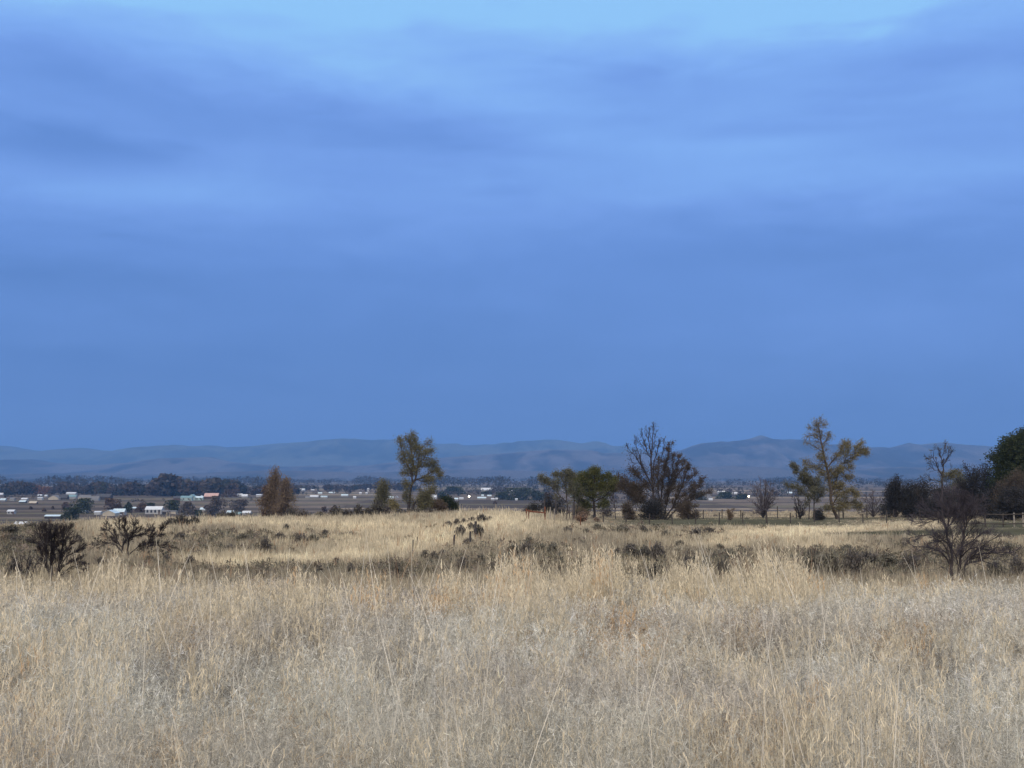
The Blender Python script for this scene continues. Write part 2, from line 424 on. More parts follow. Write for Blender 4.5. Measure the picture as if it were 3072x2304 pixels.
def ground_col(x, y, z):
    d, b, g = cover(x, y, z)
    near = np.array([.20, .16, .115]); dk = np.array([.09, .075, .055]); br = np.array([.46, .38, .26]); gn = np.array([.064, .066, .048])
    mid = np.array([.30, .25, .18])
    t = np.clip((y - 12) / 20, 0, 1)[:, None]
    c = near * (1 - t) + mid * t
    n = fbm(x * .5, y * .5, 51, 4)[:, None]
    c = c * (.7 + .6 * n)
    c = c * (1 - d[:, None]) + dk * d[:, None]
    c = c * (1 - b[:, None]) + br * b[:, None]
    c = c * (1 - g[:, None]) + gn * (.8 + .4 * n) * g[:, None]
    k = np.clip((y - 230) / 120, 0, 1)[:, None]
    return c * (1 - k) + valley_col(x, y) * k

def build_ground():
    Y = np.concatenate([np.linspace(-25, 8, 24), np.exp(np.linspace(math.log(8.5), math.log(26000), 620))])
    T = np.linspace(-1.0, 1.0, 360); T = np.sign(T) * np.abs(T) ** 1.25
    YY, TT = np.meshgrid(Y, T, indexing='ij')
    XX = TT * (np.maximum(YY, 0) * .95 + 30)
    x = XX.ravel(); y = YY.ravel()
    z = ground_z(x, y)
    V = np.stack([x, y, z], 1)
    ny, nx = YY.shape
    i = np.arange(ny - 1)[:, None] * nx + np.arange(nx - 1)[None]
    F = np.stack([i, i + 1, i + nx + 1, i + nx], -1).reshape(-1, 4)
    me = mesh_quads("ground", V, F, [ground_mat("ground_soil_and_fields", [2.2, .11], .22)], col=ground_col(x, y, z), smooth=True)
    tag(link("ground", me), "dry plateau dropping to a wide valley floor of brown and tan fields", "ground", kind="structure")
build_ground()

# ------------------------------------------------------------------ mountains
SKY_BACK = [(-1500, 1352), (-700, 1345), (0, 1338), (19, 1338), (47, 1341), (75, 1347), (130, 1354), (169, 1355), (202, 1348), (249, 1344), (282, 1347), (317, 1353), (367, 1354), (385, 1350),
  (414, 1344), (447, 1342), (472, 1339), (494, 1341), (519, 1336), (561, 1339), (580, 1342), (622, 1337), (655, 1337), (679, 1341), (711, 1340), (770, 1336), (822, 1330), (867, 1328),
  (923, 1325), (970, 1319), (1020, 1315), (1063, 1316), (1113, 1321), (1200, 1318), (1250, 1326), (1291, 1332), (1353, 1332), (1374, 1331), (1390, 1336), (1435, 1335), (1461, 1333), (1475, 1334),
  (1505, 1328), (1538, 1328), (1552, 1323), (1603, 1322), (1641, 1319), (1679, 1321), (1712, 1326), (1744, 1331), (1780, 1325), (1799, 1327), (1817, 1335), (1841, 1340), (1876, 1341),
  (1923, 1350), (2015, 1362), (2200, 1375), (2500, 1385), (3072, 1390), (4500, 1395)]
SKY_FRONT = [(-1500, 1395), (0, 1383), (100, 1378), (200, 1392), (300, 1396), (400, 1388), (500, 1376), (640, 1372), (700, 1386), (850, 1400), (1000, 1396), (1100, 1398), (1200, 1387), (1290, 1376), (1400, 1368), (1500, 1361),
  (1648, 1350), (1735, 1351), (1772, 1351), (1805, 1361), (1900, 1358), (1960, 1358), (2015, 1355), (2040, 1352), (2071, 1340), (2101, 1331), (2132, 1328), (2165, 1324), (2182, 1326),
  (2215, 1322), (2248, 1317), (2266, 1311), (2281, 1306), (2296, 1311), (2319, 1319), (2344, 1321), (2375, 1319), (2415, 1319), (2443, 1322), (2481, 1334), (2557, 1333), (2598, 1344), (2640, 1341),
  (2668, 1343), (2707, 1333), (2725, 1327), (2743, 1332), (2761, 1334), (2805, 1330), (2821, 1328), (2846, 1330), (2888, 1335), (2924, 1337), (2986, 1341), (3072, 1343), (3400, 1350), (4500, 1365)]
SKY_FOOT = [(-1500, 1432), (0, 1424), (250, 1418), (500, 1424), (800, 1412), (1100, 1418), (1400, 1408), (1700, 1414), (2000, 1404), (2200, 1398), (2450, 1410), (2700, 1402), (3072, 1408), (4500, 1416)]

def build_range(name, sky, Yr, depth, seed, cols, label):
    su = np.array([a for a, _ in sky], float); sv = np.array([b for _, b in sky], float)
    nx, ny = 620, 120
    U = np.linspace(-1100, 4200, nx); S = np.linspace(0, 1.5, ny)       # S = 1 on the ridge line
    UU, SS = np.meshgrid(U, S, indexing='xy')
    Yv = Yr - depth + SS * depth
    X = (UU - 1536) / FPX * Yr * (Yv / Yr) ** .5
    ridge_v = np.interp(U, su, sv)
    ridge_v = ridge_v + (fbm(U * .03, U * 0, seed, 3) - .5) * 3.0
    crest = EYE + (HOR - ridge_v) / FPX * Yr
    base = -32.0
    sp = fbm(X * .0010 + 4, Yv * .00035, seed + 3, 5); sp2 = fbm(X * .0032, Yv * .0012, seed + 8, 5)
    ridged = 1 - np.abs(sp2 * 2 - 1)
    prof = np.where(SS < 1, np.sin(np.clip(SS, 0, 1) * math.pi / 2) ** 1.5, 1 - (SS - 1) * .9)
    mod = 1 + (np.clip(1 - SS, 0, 1) ** .6) * (.95 * (sp - .5) * 1.6 + .55 * (ridged - .62))
    Z = base + (crest[None] - base) * np.clip(prof * mod, 0, None)
    over = np.clip(SS, .02, 1)                                          # nothing in front rises past the ridge line
    lim = EYE + (crest[None] - EYE) * (Yv / Yr) * .985
    Z = np.where(SS < .99, np.minimum(Z, lim), Z)
    x = X.ravel(); y = Yv.ravel(); z = Z.ravel()
    n = fbm(x * .0016, z * .006 + y * .0004, seed + 21, 5)
    a, b = [np.array(c) for c in cols]
    g2 = fbm(x * .0042, y * .0016 + z * .004, seed + 31, 4)
    k = np.clip((n - .42) * 3.2 + ((ridged.ravel() - .62) * 2.0) + (g2 - .5) * 1.6 + (1 - np.abs(fbm(x * .009, y * .0022, seed + 41, 3) * 2 - 1) - .7) * 1.2, 0, 1)[:, None]  # spur shading put into the slope colour: paler ridges, darker vegetated gullies
    F0 = np.arange(ny - 1)[:, None] * nx + np.arange(nx - 1)[None]
    F = np.stack([F0, F0 + 1, F0 + nx + 1, F0 + nx], -1).reshape(-1, 4)
    me = mesh_quads(name, np.stack([x, y, z], 1), F, [ground_mat(name + "_slopes", [.004, .02], .18)], col=a * (1 - k) + b * k, smooth=True)
    tag(link(name, me), label, "mountains", kind="structure")
build_range("mountains", SKY_BACK, 17500, 4200, 101, [(.025, .04, .045), (.085, .10, .09)], "far wooded blue mountain range with a long level crest")
build_range("hills", SKY_FRONT, 12800, 3000, 202, [(.025, .03, .04), (.105, .10, .108)], "bare greyish purple hills in front of the far range")
build_range("foothills", SKY_FOOT, 9700, 1500, 303, [(.03, .035, .04), (.085, .08, .082)], "low pale foothills along the foot of the range")

# ------------------------------------------------------------------ haze
def build_haze():
    m = bpy.data.materials.new("haze_air"); m.use_nodes = True
    nt = m.node_tree; nt.nodes.clear()
    out = nt.nodes.new("ShaderNodeOutputMaterial"); v = nt.nodes.new("ShaderNodeVolumePrincipled")
    v.inputs["Color"].default_value = (.24, .50, 1.0, 1)
    v.inputs["Density"].default_value = HAZE
    v.inputs["Anisotropy"].default_value = 0.0
    nt.links.new(v.outputs[0], out.inputs["Volume"])
    mb = MB(); mb.box(-30500, 30500, -60, 27000, -36.0, 720)
    o = mb.obj("haze", m); tag(o, "pale blue evening haze filling the valley air", "haze", kind="stuff")
HAZE = 8.0e-5
if not globals().get("NO_HAZE"): build_haze()
# ------------------------------------------------------------------ grass
def ribbons(P, H, lean, W, seg, curl=1.8, t0w=1.0, face=None):
    """tapering curved ribbons; P base (n,3), H height, lean (n,2) sideways travel of the tip, W width"""
    n = len(P)
    t = np.linspace(0, 1, seg + 1)
    ang = rs.uniform(0, math.pi, n) if face is None else face
    wd = np.stack([np.cos(ang), np.sin(ang) * .6, np.zeros(n)], 1)
    c = P[:, None, :] + np.zeros((n, seg + 1, 3))
    c[:, :, 0] += lean[:, 0:1] * t[None] ** curl
    c[:, :, 1] += lean[:, 1:2] * t[None] ** curl
    c[:, :, 2] += H[:, None] * t[None]
    w = W[:, None] * (1 - .8 * t[None] ** 2) * t0w * .5
    A = c - wd[:, None] * w[..., None]; B = c + wd[:, None] * w[..., None]
    V = np.stack([A, B], 2).reshape(-1, 3)
    k = np.arange(seg)
    f = np.stack([2 * k, 2 * k + 1, 2 * k + 3, 2 * k + 2], 1)
    F = (f[None] + (np.arange(n) * 2 * (seg + 1))[:, None, None]).reshape(-1, 4)
    return V, F, c

def filaments(P, D, L, W, bend):
    """short crooked hairs: start P, direction D, length L"""
    n = len(P)
    m = P + D * (L * .5)[:, None] + bend * (L * .25)[:, None]
    q = P + D * (L)[:, None] - bend * (L * .15)[:, None]
    a = rs.uniform(0, 2 * math.pi, n)
    wd = np.stack([np.cos(a), np.sin(a) * .3, rs.uniform(-1, 1, n)], 1); wd /= np.linalg.norm(wd, axis=1, keepdims=True)
    w = (W * .5)[:, None]
    V = np.stack([P - wd * w, P + wd * w, m - wd * w, m + wd * w, q - wd * w * .5, q + wd * w * .5], 1).reshape(-1, 3)
    f = np.array([[0, 1, 3, 2], [2, 3, 5, 4]])
    F = (f[None] + (np.arange(n) * 6)[:, None, None]).reshape(-1, 4)
    return V, F

def join(parts):
    V = []; F = []; C = []; o = 0
    for v, f, c in parts:
        V.append(v); F.append(f + o); C.append(c); o += len(v)
    return np.concatenate(V), np.concatenate(F), np.concatenate(C)

GRASS = attr_mat("dry_grass_blades", .22)
PALE = np.array([.65, .635, .555]); STRAW = np.array([.67, .58, .42]); TAN = np.array([.45, .41, .34]); RUST = np.array([.46, .33, .20]); GREY = np.array([.24, .225, .20]); WHITE = np.array([.80, .74, .62])

def near_zone(x, y):
    """what grows where in the foreground"""
    u, v = project(x, y, np.full_like(x, .5))
    n = fbm(x * .7, y * .5, 61, 4); n2 = fbm(x * 1.9 + 9, y * 1.3, 67, 3); n3 = fbm(x * .35, y * .3, 83, 3)
    straw = .06 + .45 * np.clip((n - .55) * 4, 0, 1)
    for a in [(370, 1740, 150, 60, .75), (60, 1740, 120, 40, .5), (900, 1780, 260, 70, .5), (1080, 1790, 60, 60, .5), (1560, 1740, 120, 90, .8), (1800, 1740, 150, 60, .9),
              (2080, 1740, 130, 60, .9), (2350, 1740, 120, 60, .95), (1330, 1760, 100, 60, .5), (2500, 2200, 260, 110, .9), (2700, 2180, 200, 140, .5), (650, 1800, 200, 70, .5), (1600, 1850, 120, 90, .5), (1900, 2100, 120, 120, .3)]:
        straw = np.maximum(straw, a[4] * ell(u, v, *a[:4]))
    straw = straw * (1 - .9 * ell(u, v, 2900, 1800, 380, 130, 4)) * (1 - .7 * ell(u, v, 250, 2100, 300, 100)) * (1 - .6 * ell(u, v, 2100, 1800, 110, 40))
    rust = np.clip((fbm(x * .9 + 40, y * .8, 91, 3) - .68) * 5, 0, .3)
    for a in [(1010, 2240, 60, 60, 1.0), (1860, 1860, 120, 60, .6), (560, 1870, 60, 60, .3), (440, 2210, 60, 40, .6), (2720, 1900, 90, 50, .5), (2390, 2120, 50, 50, .7), (1790, 1770, 30, 80, .6), (20, 2180, 40, 60, .6), (1310, 1780, 12, 70, .5), (2220, 1850, 60, 50, .4)]:
        rust = np.maximum(rust, .75 * a[4] * ell(u, v, *a[:4]))
    grey = np.clip((fbm(x * 1.1 + 80, y * .9, 97, 3) - .60) * 5, 0, .7)
    for a in [(610, 2010, 130, 45, .9), (450, 2000, 90, 40, .6), (2270, 1980, 70, 60, .7), (150, 2270, 60, 50, .9), (2700, 2060, 60, 40, .6), (30, 1990, 60, 60, .6), (2140, 2260, 60, 40, .8), (2330, 2240, 90, 40, .7), (660, 2290, 80, 40, .7), (1200, 1960, 50, 30, .4)]:
        grey = np.maximum(grey, a[4] * ell(u, v, *a[:4]))
    pale = .45 + 1.9 * (n3 - .5) + .7 * ell(u, v, 2900, 1790, 420, 90) + .5 * ell(u, v, 330, 1900, 320, 120) + .35 * ell(u, v, 1400, 1800, 150, 40) + .4 * ell(u, v, 900, 2080, 160, 60)
    return u, v, np.clip(straw, 0, 1), rust, grey, np.clip(pale, 0, 1)

def sample_fan(n, y0, y1, u0, u1, power):
    """random spots in the field of view; power 0 = even on the ground, 1 = thinning as 1/distance^2"""
    q = rs.uniform(0, 1, n)
    e = 2 - 2 * power
    y = (y0 ** e + q * (y1 ** e - y0 ** e)) ** (1 / e) if abs(e) > 1e-6 else y0 * (y1 / y0) ** q
    u = rs.uniform(u0, u1, n)
    return (u - 1536) / FPX * y, y

def build_foreground():
    parts = []
    # plants -> stems
    npl = int(15500 * DENS)
    px, py = sample_fan(npl, 2.6, 15.5, -350, 3420, .45)
    u, v, straw, rust, grey, pale = near_zone(px, py)
    gap = fbm(px * 2.3 + 7, py * 2.0, 171, 3)
    kp = rs.uniform(0, 1, npl) > .55 * grey + .75 * np.clip((gap - np.interp(py, [3, 6, 10], [.47, .53, .56])) * 7, 0, 1) * np.clip(1.3 - py / 9, .25, 1)
    px, py, u, v, straw, rust, grey, pale = [q[kp] for q in (px, py, u, v, straw, rust, grey, pale)]; npl = len(px)
    per = 9
    sx = np.repeat(px, per) + rs.normal(0, .075, npl * per); sy = np.repeat(py, per) + rs.normal(0, .075, npl * per)
    pid = np.repeat(np.arange(npl), per)
    plant_h = rs.uniform(.36, .58, npl) * (.82 + .36 * fbm(px * .6, py * .6, 113, 3))
    h = plant_h[pid] * rs.uniform(.72, 1.08, len(sx)) * (1 - .25 * grey[pid])
    fuzz_gain = rs.choice([.5, .75, .95, 1.1, 1.3], npl)[:, None]
    is_rust = (rs.uniform(0, 1, npl) < rust); is_grey = (rs.uniform(0, 1, npl) < grey)
    base = np.where(is_rust[:, None], RUST, np.where(is_grey[:, None], GREY, 0))
    fore = np.clip((7.5 - py) / 3.5, 0, 1); mauve = np.clip((fbm(px * .8 + 30, py * .7, 181, 3) - .45) * 4, 0, 1) * .5
    nrm = PALE * pale[:, None] + TAN * (1 - pale[:, None])
    nrm = nrm * (1 - mauve[:, None]) + np.array([.46, .41, .375]) * mauve[:, None]
    nrm = nrm * (1 - .22 * fore[:, None])
    hue = rs.uniform(0, 1, (npl, 1)); nrm = nrm * (1 - .35 * (hue < .3)) + STRAW * .35 * (hue < .3)
    pc = np.where((is_rust | is_grey)[:, None], base, nrm) * fuzz_gain * 1.05
    sc = pc[pid] * rs.uniform(.8, 1.2, (len(sx), 1))
    z = ground_z(sx, sy)
    P = np.stack([sx, sy, z - .01], 1)
    lean = rs.normal(0, .10, (len(sx), 2)) + (rs.normal(0, .07, (npl, 2)))[pid] + np.array([.03, 0])
    W = np.maximum(.0022, .00030 * sy) * rs.uniform(.7, 1.3, len(sx))
    V, F, c = ribbons(P, h, lean, W, 3)
    parts.append((V, F, np.repeat(sc, 8, 0)))
    # feathery heads: crooked hairs along the upper stem
    k = 11
    t = rs.uniform(.38, 1.0, (len(sx), k)) ** .8
    H0 = P[:, None] + np.stack([lean[:, 0:1] * t ** 1.8, lean[:, 1:2] * t ** 1.8, h[:, None] * t], -1)
    D = rs.normal(0, 1, (len(sx), k, 3)); D[..., 2] = np.abs(D[..., 2]) * .9 + .25
    D /= np.linalg.norm(D, axis=-1, keepdims=True)
    B = rs.normal(0, 1, (len(sx), k, 3))
    LL = rs.uniform(.025, .085, (len(sx), k)) * (1.15 - .5 * t)
    WW = np.maximum(.0016, .00026 * sy)[:, None] * rs.uniform(.6, 1.5, (len(sx), k))
    fc = np.repeat(sc[:, None], k, 1) * rs.uniform(.78, 1.3, (len(sx), k, 1))
    m = (rs.uniform(0, 1, (len(sx), k)) < 1.0)
    V, F = filaments(H0[m], D[m], LL[m], WW[m], B[m])
    parts.append((V, F, np.repeat(np.clip(fc[m], 0, .9), 6, 0)))
    # litter of short broken stalks on the soil
    nl = int(26000 * DENS)
    lx, ly = sample_fan(nl, 2.6, 15.5, -350, 3420, .4)
    D = rs.normal(0, 1, (nl, 3)); D[:, 2] = np.abs(D[:, 2]) * .5; D /= np.linalg.norm(D, axis=1, keepdims=True)
    V, F = filaments(np.stack([lx, ly, ground_z(lx, ly) + .005], 1), D, rs.uniform(.08, .3, nl), np.maximum(.002, .0004 * ly), rs.normal(0, .7, (nl, 3)))
    lc = (TAN * .8)[None] * rs.uniform(.5, 1.2, (nl, 1))
    parts.append((V, F, np.repeat(lc, 6, 0)))
    V, F, C = join(parts)
    me = mesh_quads("foreground_grass", V, F, [GRASS], col=C)
    tag(link("foreground_grass", me), "feathery pale dry grass covering the foreground", "grass", kind="stuff")

    # tall straw stalks standing out of the feathery grass
    parts = []
    ncl = int(9500 * DENS)
    cx, cy = sample_fan(ncl, 2.8, 15.5, -350, 3420, .35)
    u, v, straw, rust, grey, pale = near_zone(cx, cy)
    keep = rs.uniform(0, 1, ncl) < np.maximum(straw, .16) * np.interp(cy, [3, 7, 9], [.42, .5, .62])
    cx, cy, u, v, straw, rust = cx[keep], cy[keep], u[keep], v[keep], straw[keep], rust[keep]
    n = len(cx); per = 14
    cid = np.repeat(np.arange(n), per)
    sx = cx[cid] + rs.normal(0, .055, n * per); sy = cy[cid] + rs.normal(0, .055, n * per)
    hh = rs.uniform(.50, .70, n) * (.86 + .50 * straw * (rs.uniform(0, 1, n) < .5))
    back = np.clip((cy - 7.5) / 3, 0, 1)
    hh = hh * (1 + .12 * back * (straw > .6))
    h = hh[cid] * rs.uniform(.6, 1.15, n * per)
    lean = rs.normal(0, .05, (n * per, 2)) + rs.normal(0, .045, (n, 2))[cid]
    drift = ell(u, v, 2050, 1740, 420, 110, 4) * (rs.uniform(0, 1, n) < .45)
    lean[:, 0] -= (drift * rs.uniform(.1, .42, n))[cid] * h
    W = np.maximum(.0038, .00062 * sy) * rs.uniform(.6, 1.4, n * per)
    col = np.where((rs.uniform(0, 1, n) < rust * .9)[:, None], RUST * 1.25, STRAW * rs.uniform(.75, 1.15, (n, 1)))[cid] * rs.uniform(.8, 1.2, (n * per, 1))
    P = np.stack([sx, sy, ground_z(sx, sy) - .01], 1)
    V, F, c = ribbons(P, h, lean, W, 4, curl=1.5)
    parts.append((V, F, np.repeat(np.clip(col, 0, .9), 10, 0)))
    # narrow seed heads
    k = 5
    t = rs.uniform(.72, 1.0, (n * per, k))
    H0 = P[:, None] + np.stack([lean[:, 0:1] * t ** 1.5, lean[:, 1:2] * t ** 1.5, h[:, None] * t], -1)
    D = rs.normal(0, .35, (n * per, k, 3)); D[..., 2] = 1; D /= np.linalg.norm(D, axis=-1, keepdims=True)
    V, F = filaments(H0.reshape(-1, 3), D.reshape(-1, 3), rs.uniform(.03, .07, n * per * k), np.repeat(W * .9, k), rs.normal(0, .4, (n * per * k, 3)))
    parts.append((V, F, np.repeat(np.clip(np.repeat(col, k, 0) * 1.05, 0, .9), 6, 0)))
    # long pale leaning culms scattered one by one
    ns = 190
    x, y = sample_fan(ns, 3.3, 14.0, -100, 3170, .5)
    h = rs.uniform(.65, 1.12, ns); lean = np.stack([rs.normal(-.02, .22, ns), rs.normal(0, .12, ns)], 1) * h[:, None]
    for (uu, yy, hh_, lx_) in [(180, 4.0, .88, -.12), (680, 4.0, .8, -.16), (1480, 4.6, .84, -.30), (2840, 4.9, 1.02, -.17), (2330, 4.2, .83, .01), (1830, 5.0, .70, .05), (1900, 4.4, .86, -.26),
                               (1080, 9.5, 1.05, -.28), (1100, 9.7, .95, -.22), (1150, 10.5, 1.22, -.16), (1440, 8.5, .9, .30), (2190, 11.5, 1.28, -.42), (2205, 11.3, 1.22, -.38), (2180, 11.6, 1.15, -.30),
                               (2000, 11.0, 1.12, -.30), (700, 11.5, 1.15, -.26), (510, 11.3, 1.12, -.12), (2420, 10.8, 1.1, -.34), (2440, 10.6, 1.05, -.4), (2560, 4.4, .9, .01), (2620, 4.6, .82, -.04)]:
        x = np.append(x, (uu - 1536) / FPX * yy); y = np.append(y, yy); h = np.append(h, hh_); lean = np.vstack([lean, [[lx_, .02]]])
    V, F, c = ribbons(np.stack([x, y, ground_z(x, y)], 1), h, lean, np.maximum(.0045, .0007 * y), 5, curl=1.25, face=np.zeros(len(x)))
    parts.append((V, F, np.repeat(WHITE[None] * rs.uniform(.7, 1.05, (len(x), 1)), 12, 0)))
    V, F, C = join(parts)
    me = mesh_quads("straw_stalks", V, F, [GRASS], col=C)
    tag(link("straw_stalks", me), "tall golden straw stalks standing above the feathery grass", "grass", kind="stuff")

def build_meadow():
    n = int(125000 * DENS)
    x, y = sample_fan(n, 15, 235, -330, 3400, .86)
    z = ground_z(x, y)
    d, b, g = cover(x, y, z)
    nz = fbm(x * .22, y * .18, 141, 4); nf = fbm(x * .8, y * .5, 151, 3)
    keep = (rs.uniform(0, 1, n) > g * .97) & (rs.uniform(0, 1, n) > d * .76)
    for (sx, sy, sw) in SPOTS:                                          # little grass grows under and right before a shrub
        keep &= ~((np.abs(x - sx) < sw * .5) & (y > sy - .8 - sw * .8) & (y < sy + sw * .3) & (rs.uniform(0, 1, n) < .85))
    x, y, z, d, b, nz, nf, g = [a[keep] for a in (x, y, z, d, b, nz, nf, g)]
    n = len(x); per = 6
    hue = np.clip((nz - .35) * 2.2 + rs.normal(0, .12, n), 0, 1)[:, None]
    c = np.array([.34, .30, .23]) * (1 - hue) + np.array([.58, .50, .35]) * hue
    c = c * (1 - b[:, None]) + np.array([.80, .70, .50]) * b[:, None]
    c = c * (1 - .5 * d[:, None]) + np.array([.24, .21, .15]) * .5 * d[:, None]
    c = c * rs.uniform(.58, 1.28, (n, 1))
    rusty = rs.uniform(0, 1, n) < .03; c[rusty] = np.array([.40, .26, .16])
    h = (rs.uniform(.22, .46, n) + .20 * (nf > .56)) * (1 - .45 * d) * (1 - .8 * g) * (1 - .2 * b)
    h *= np.where((y > 84) & (x > .05 * y), .62, 1.0)
    tall = rs.uniform(0, 1, n) < .07; h[tall] *= 1.7
    tid = np.repeat(np.arange(n), per)
    sprd = .05 + .0007 * y
    P = np.stack([x[tid] + rs.normal(0, 1, n * per) * sprd[tid], y[tid] + rs.normal(0, .1, n * per), z[tid] - .03], 1)
    H = h[tid] * rs.uniform(.6, 1.15, n * per)
    lean = rs.normal(0, .16, (n * per, 2)) * H[:, None]
    W = np.maximum(.006, .00036 * y)[tid] * rs.uniform(.6, 1.4, n * per)
    V, F, _ = ribbons(P, H, lean, W, 2, face=rs.normal(0, .5, n * per))
    C = np.repeat(np.clip(c[tid] * rs.uniform(.82, 1.18, (n * per, 1)), 0, .9), 6, 0)
    me = mesh_quads("meadow_grass", V, F, [GRASS], col=C)
    tag(link("meadow_grass", me), "dry bunch grass over the slopes beyond the foreground field", "grass", kind="stuff")

    # low scrub of the dark patches
    n = int(42000 * DENS)
    x, y = sample_fan(n, 26, 200, -250, 3330, .8)
    z = ground_z(x, y); d, b, g = cover(x, y, z)
    keep = rs.uniform(0, 1, n) < np.clip(d * .42 + .015, 0, 1) * (1 - g) * (1 - b)
    x, y, z, d = x[keep], y[keep], z[keep], d[keep]
    n = len(x); k = 34
    R = rs.uniform(.14, .42, n) * (.7 + .5 * d); Hh = R * rs.uniform(.8, 1.5, n)
    D = rs.normal(0, 1, (n, k, 3)); D[..., 2] = np.abs(D[..., 2]); D /= np.linalg.norm(D, axis=-1, keepdims=True)
    q = rs.uniform(.5, 1.05, (n, k, 1))
    Pp = np.stack([x, y, z - .02], 1)[:, None] + D * q * np.stack([R, R, Hh], 1)[:, None]
    nr = rs.normal(0, .5, (n, k, 3)) + D; 
    Dd = nr / np.linalg.norm(nr, axis=-1, keepdims=True)
    cc = np.array([[.20, .18, .125], [.15, .145, .115], [.26, .22, .16], [.19, .155, .125]])[rs.randint(0, 4, n)] * rs.uniform(.6, 1.25, (n, 1))
    V, F = filaments(Pp.reshape(-1, 3), Dd.reshape(-1, 3), rs.uniform(.06, .2, n * k), np.repeat(np.maximum(.02, .0009 * y), k), rs.normal(0, .5, (n * k, 3)))
    C = np.repeat((np.repeat(cc, k, 0) * rs.uniform(.7, 1.3, (n * k, 1))), 6, 0)
    me = mesh_quads("low_scrub", V, F, [GRASS], col=C)
    tag(link("low_scrub", me), "low dark olive and grey scrub in patches on the banks", "scrub", kind="stuff")
DENS = 1.0
SPOTS = []
build_foreground()
# ------------------------------------------------------------------ trees
BARK_DARK = plain("bark_dark", (.045, .038, .040), .9, .35, 6)
BARK_BROWN = plain("bark_brown", (.080, .062, .050), .9, .35, 6)
BARK_GREY = plain("bark_grey", (.13, .12, .125), .9, .35, 6)
TWIG_DARK = leafy("twigs_dark", [(.032, .028, .032), (.060, .052, .056)], .05)
TWIG_DUSK = leafy("twigs_dusk", [(.052, .047, .058), (.095, .085, .10)], .05)
TWIG_GREY = leafy("twigs_grey", [(.095, .085, .100), (.15, .135, .15)], .05)
TWIG_BROWN = leafy("twigs_brown", [(.07, .055, .048), (.12, .095, .08)], .05)
LEAF_OLIVE = leafy("leaves_olive", [(.13, .13, .08), (.21, .18, .09), (.16, .16, .10), (.10, .10, .065)])
LEAF_GREY = leafy("leaves_grey_green", [(.12, .12, .09), (.19, .18, .12), (.09, .10, .07)])
LEAF_GOLD = leafy("leaves_gold_olive", [(.22, .185, .095), (.28, .235, .12), (.18, .165, .10), (.14, .13, .08)])
LEAF_GREEN = leafy("leaves_green", [(.095, .11, .048), (.15, .155, .065), (.065, .08, .036), (.19, .165, .07)])
LEAF_DKGREEN = leafy("leaves_dark_green", [(.040, .055, .032), (.065, .075, .04), (.028, .038, .025)])
LEAF_RUST = leafy("leaves_rust", [(.12, .06, .045), (.16, .085, .06), (.08, .055, .045), (.11, .085, .06)])
LEAF_BROWN = leafy("leaves_brown", [(.18, .14, .105), (.25, .18, .115), (.14, .115, .09)])
LEAF_THICKET = leafy("leaves_thicket_brown", [(.095, .078, .062), (.13, .098, .075), (.075, .065, .058), (.11, .098, .068)])
LEAF_DARK = leafy("leaves_dusk_dark", [(.040, .042, .045), (.065, .062, .060), (.03, .032, .03)])
LEAF_SAGE = leafy("sage_leaves", [(.19, .18, .135), (.28, .26, .20), (.14, .13, .10)])
LEAF_SAGEDK = leafy("sage_leaves_dark", [(.14, .125, .11), (.21, .19, .165), (.10, .09, .08)])
LEAF_BRUSH = leafy("brush_leaves_dark", [(.10, .095, .08), (.155, .145, .12), (.07, .065, .058)])
LEAF_PINK = leafy("tumbleweed_stems", [(.28, .19, .14), (.36, .26, .19)])

def rot_dir(d, ang, R):
    """turn direction d by ang about a random axis across it"""
    a = np.array([R.gauss(0, 1), R.gauss(0, 1), R.gauss(0, 1)])
    s = np.cross(d, a); s /= (np.linalg.norm(s) + 1e-9)
    r = d * math.cos(ang) + s * math.sin(ang)
    return r / np.linalg.norm(r)

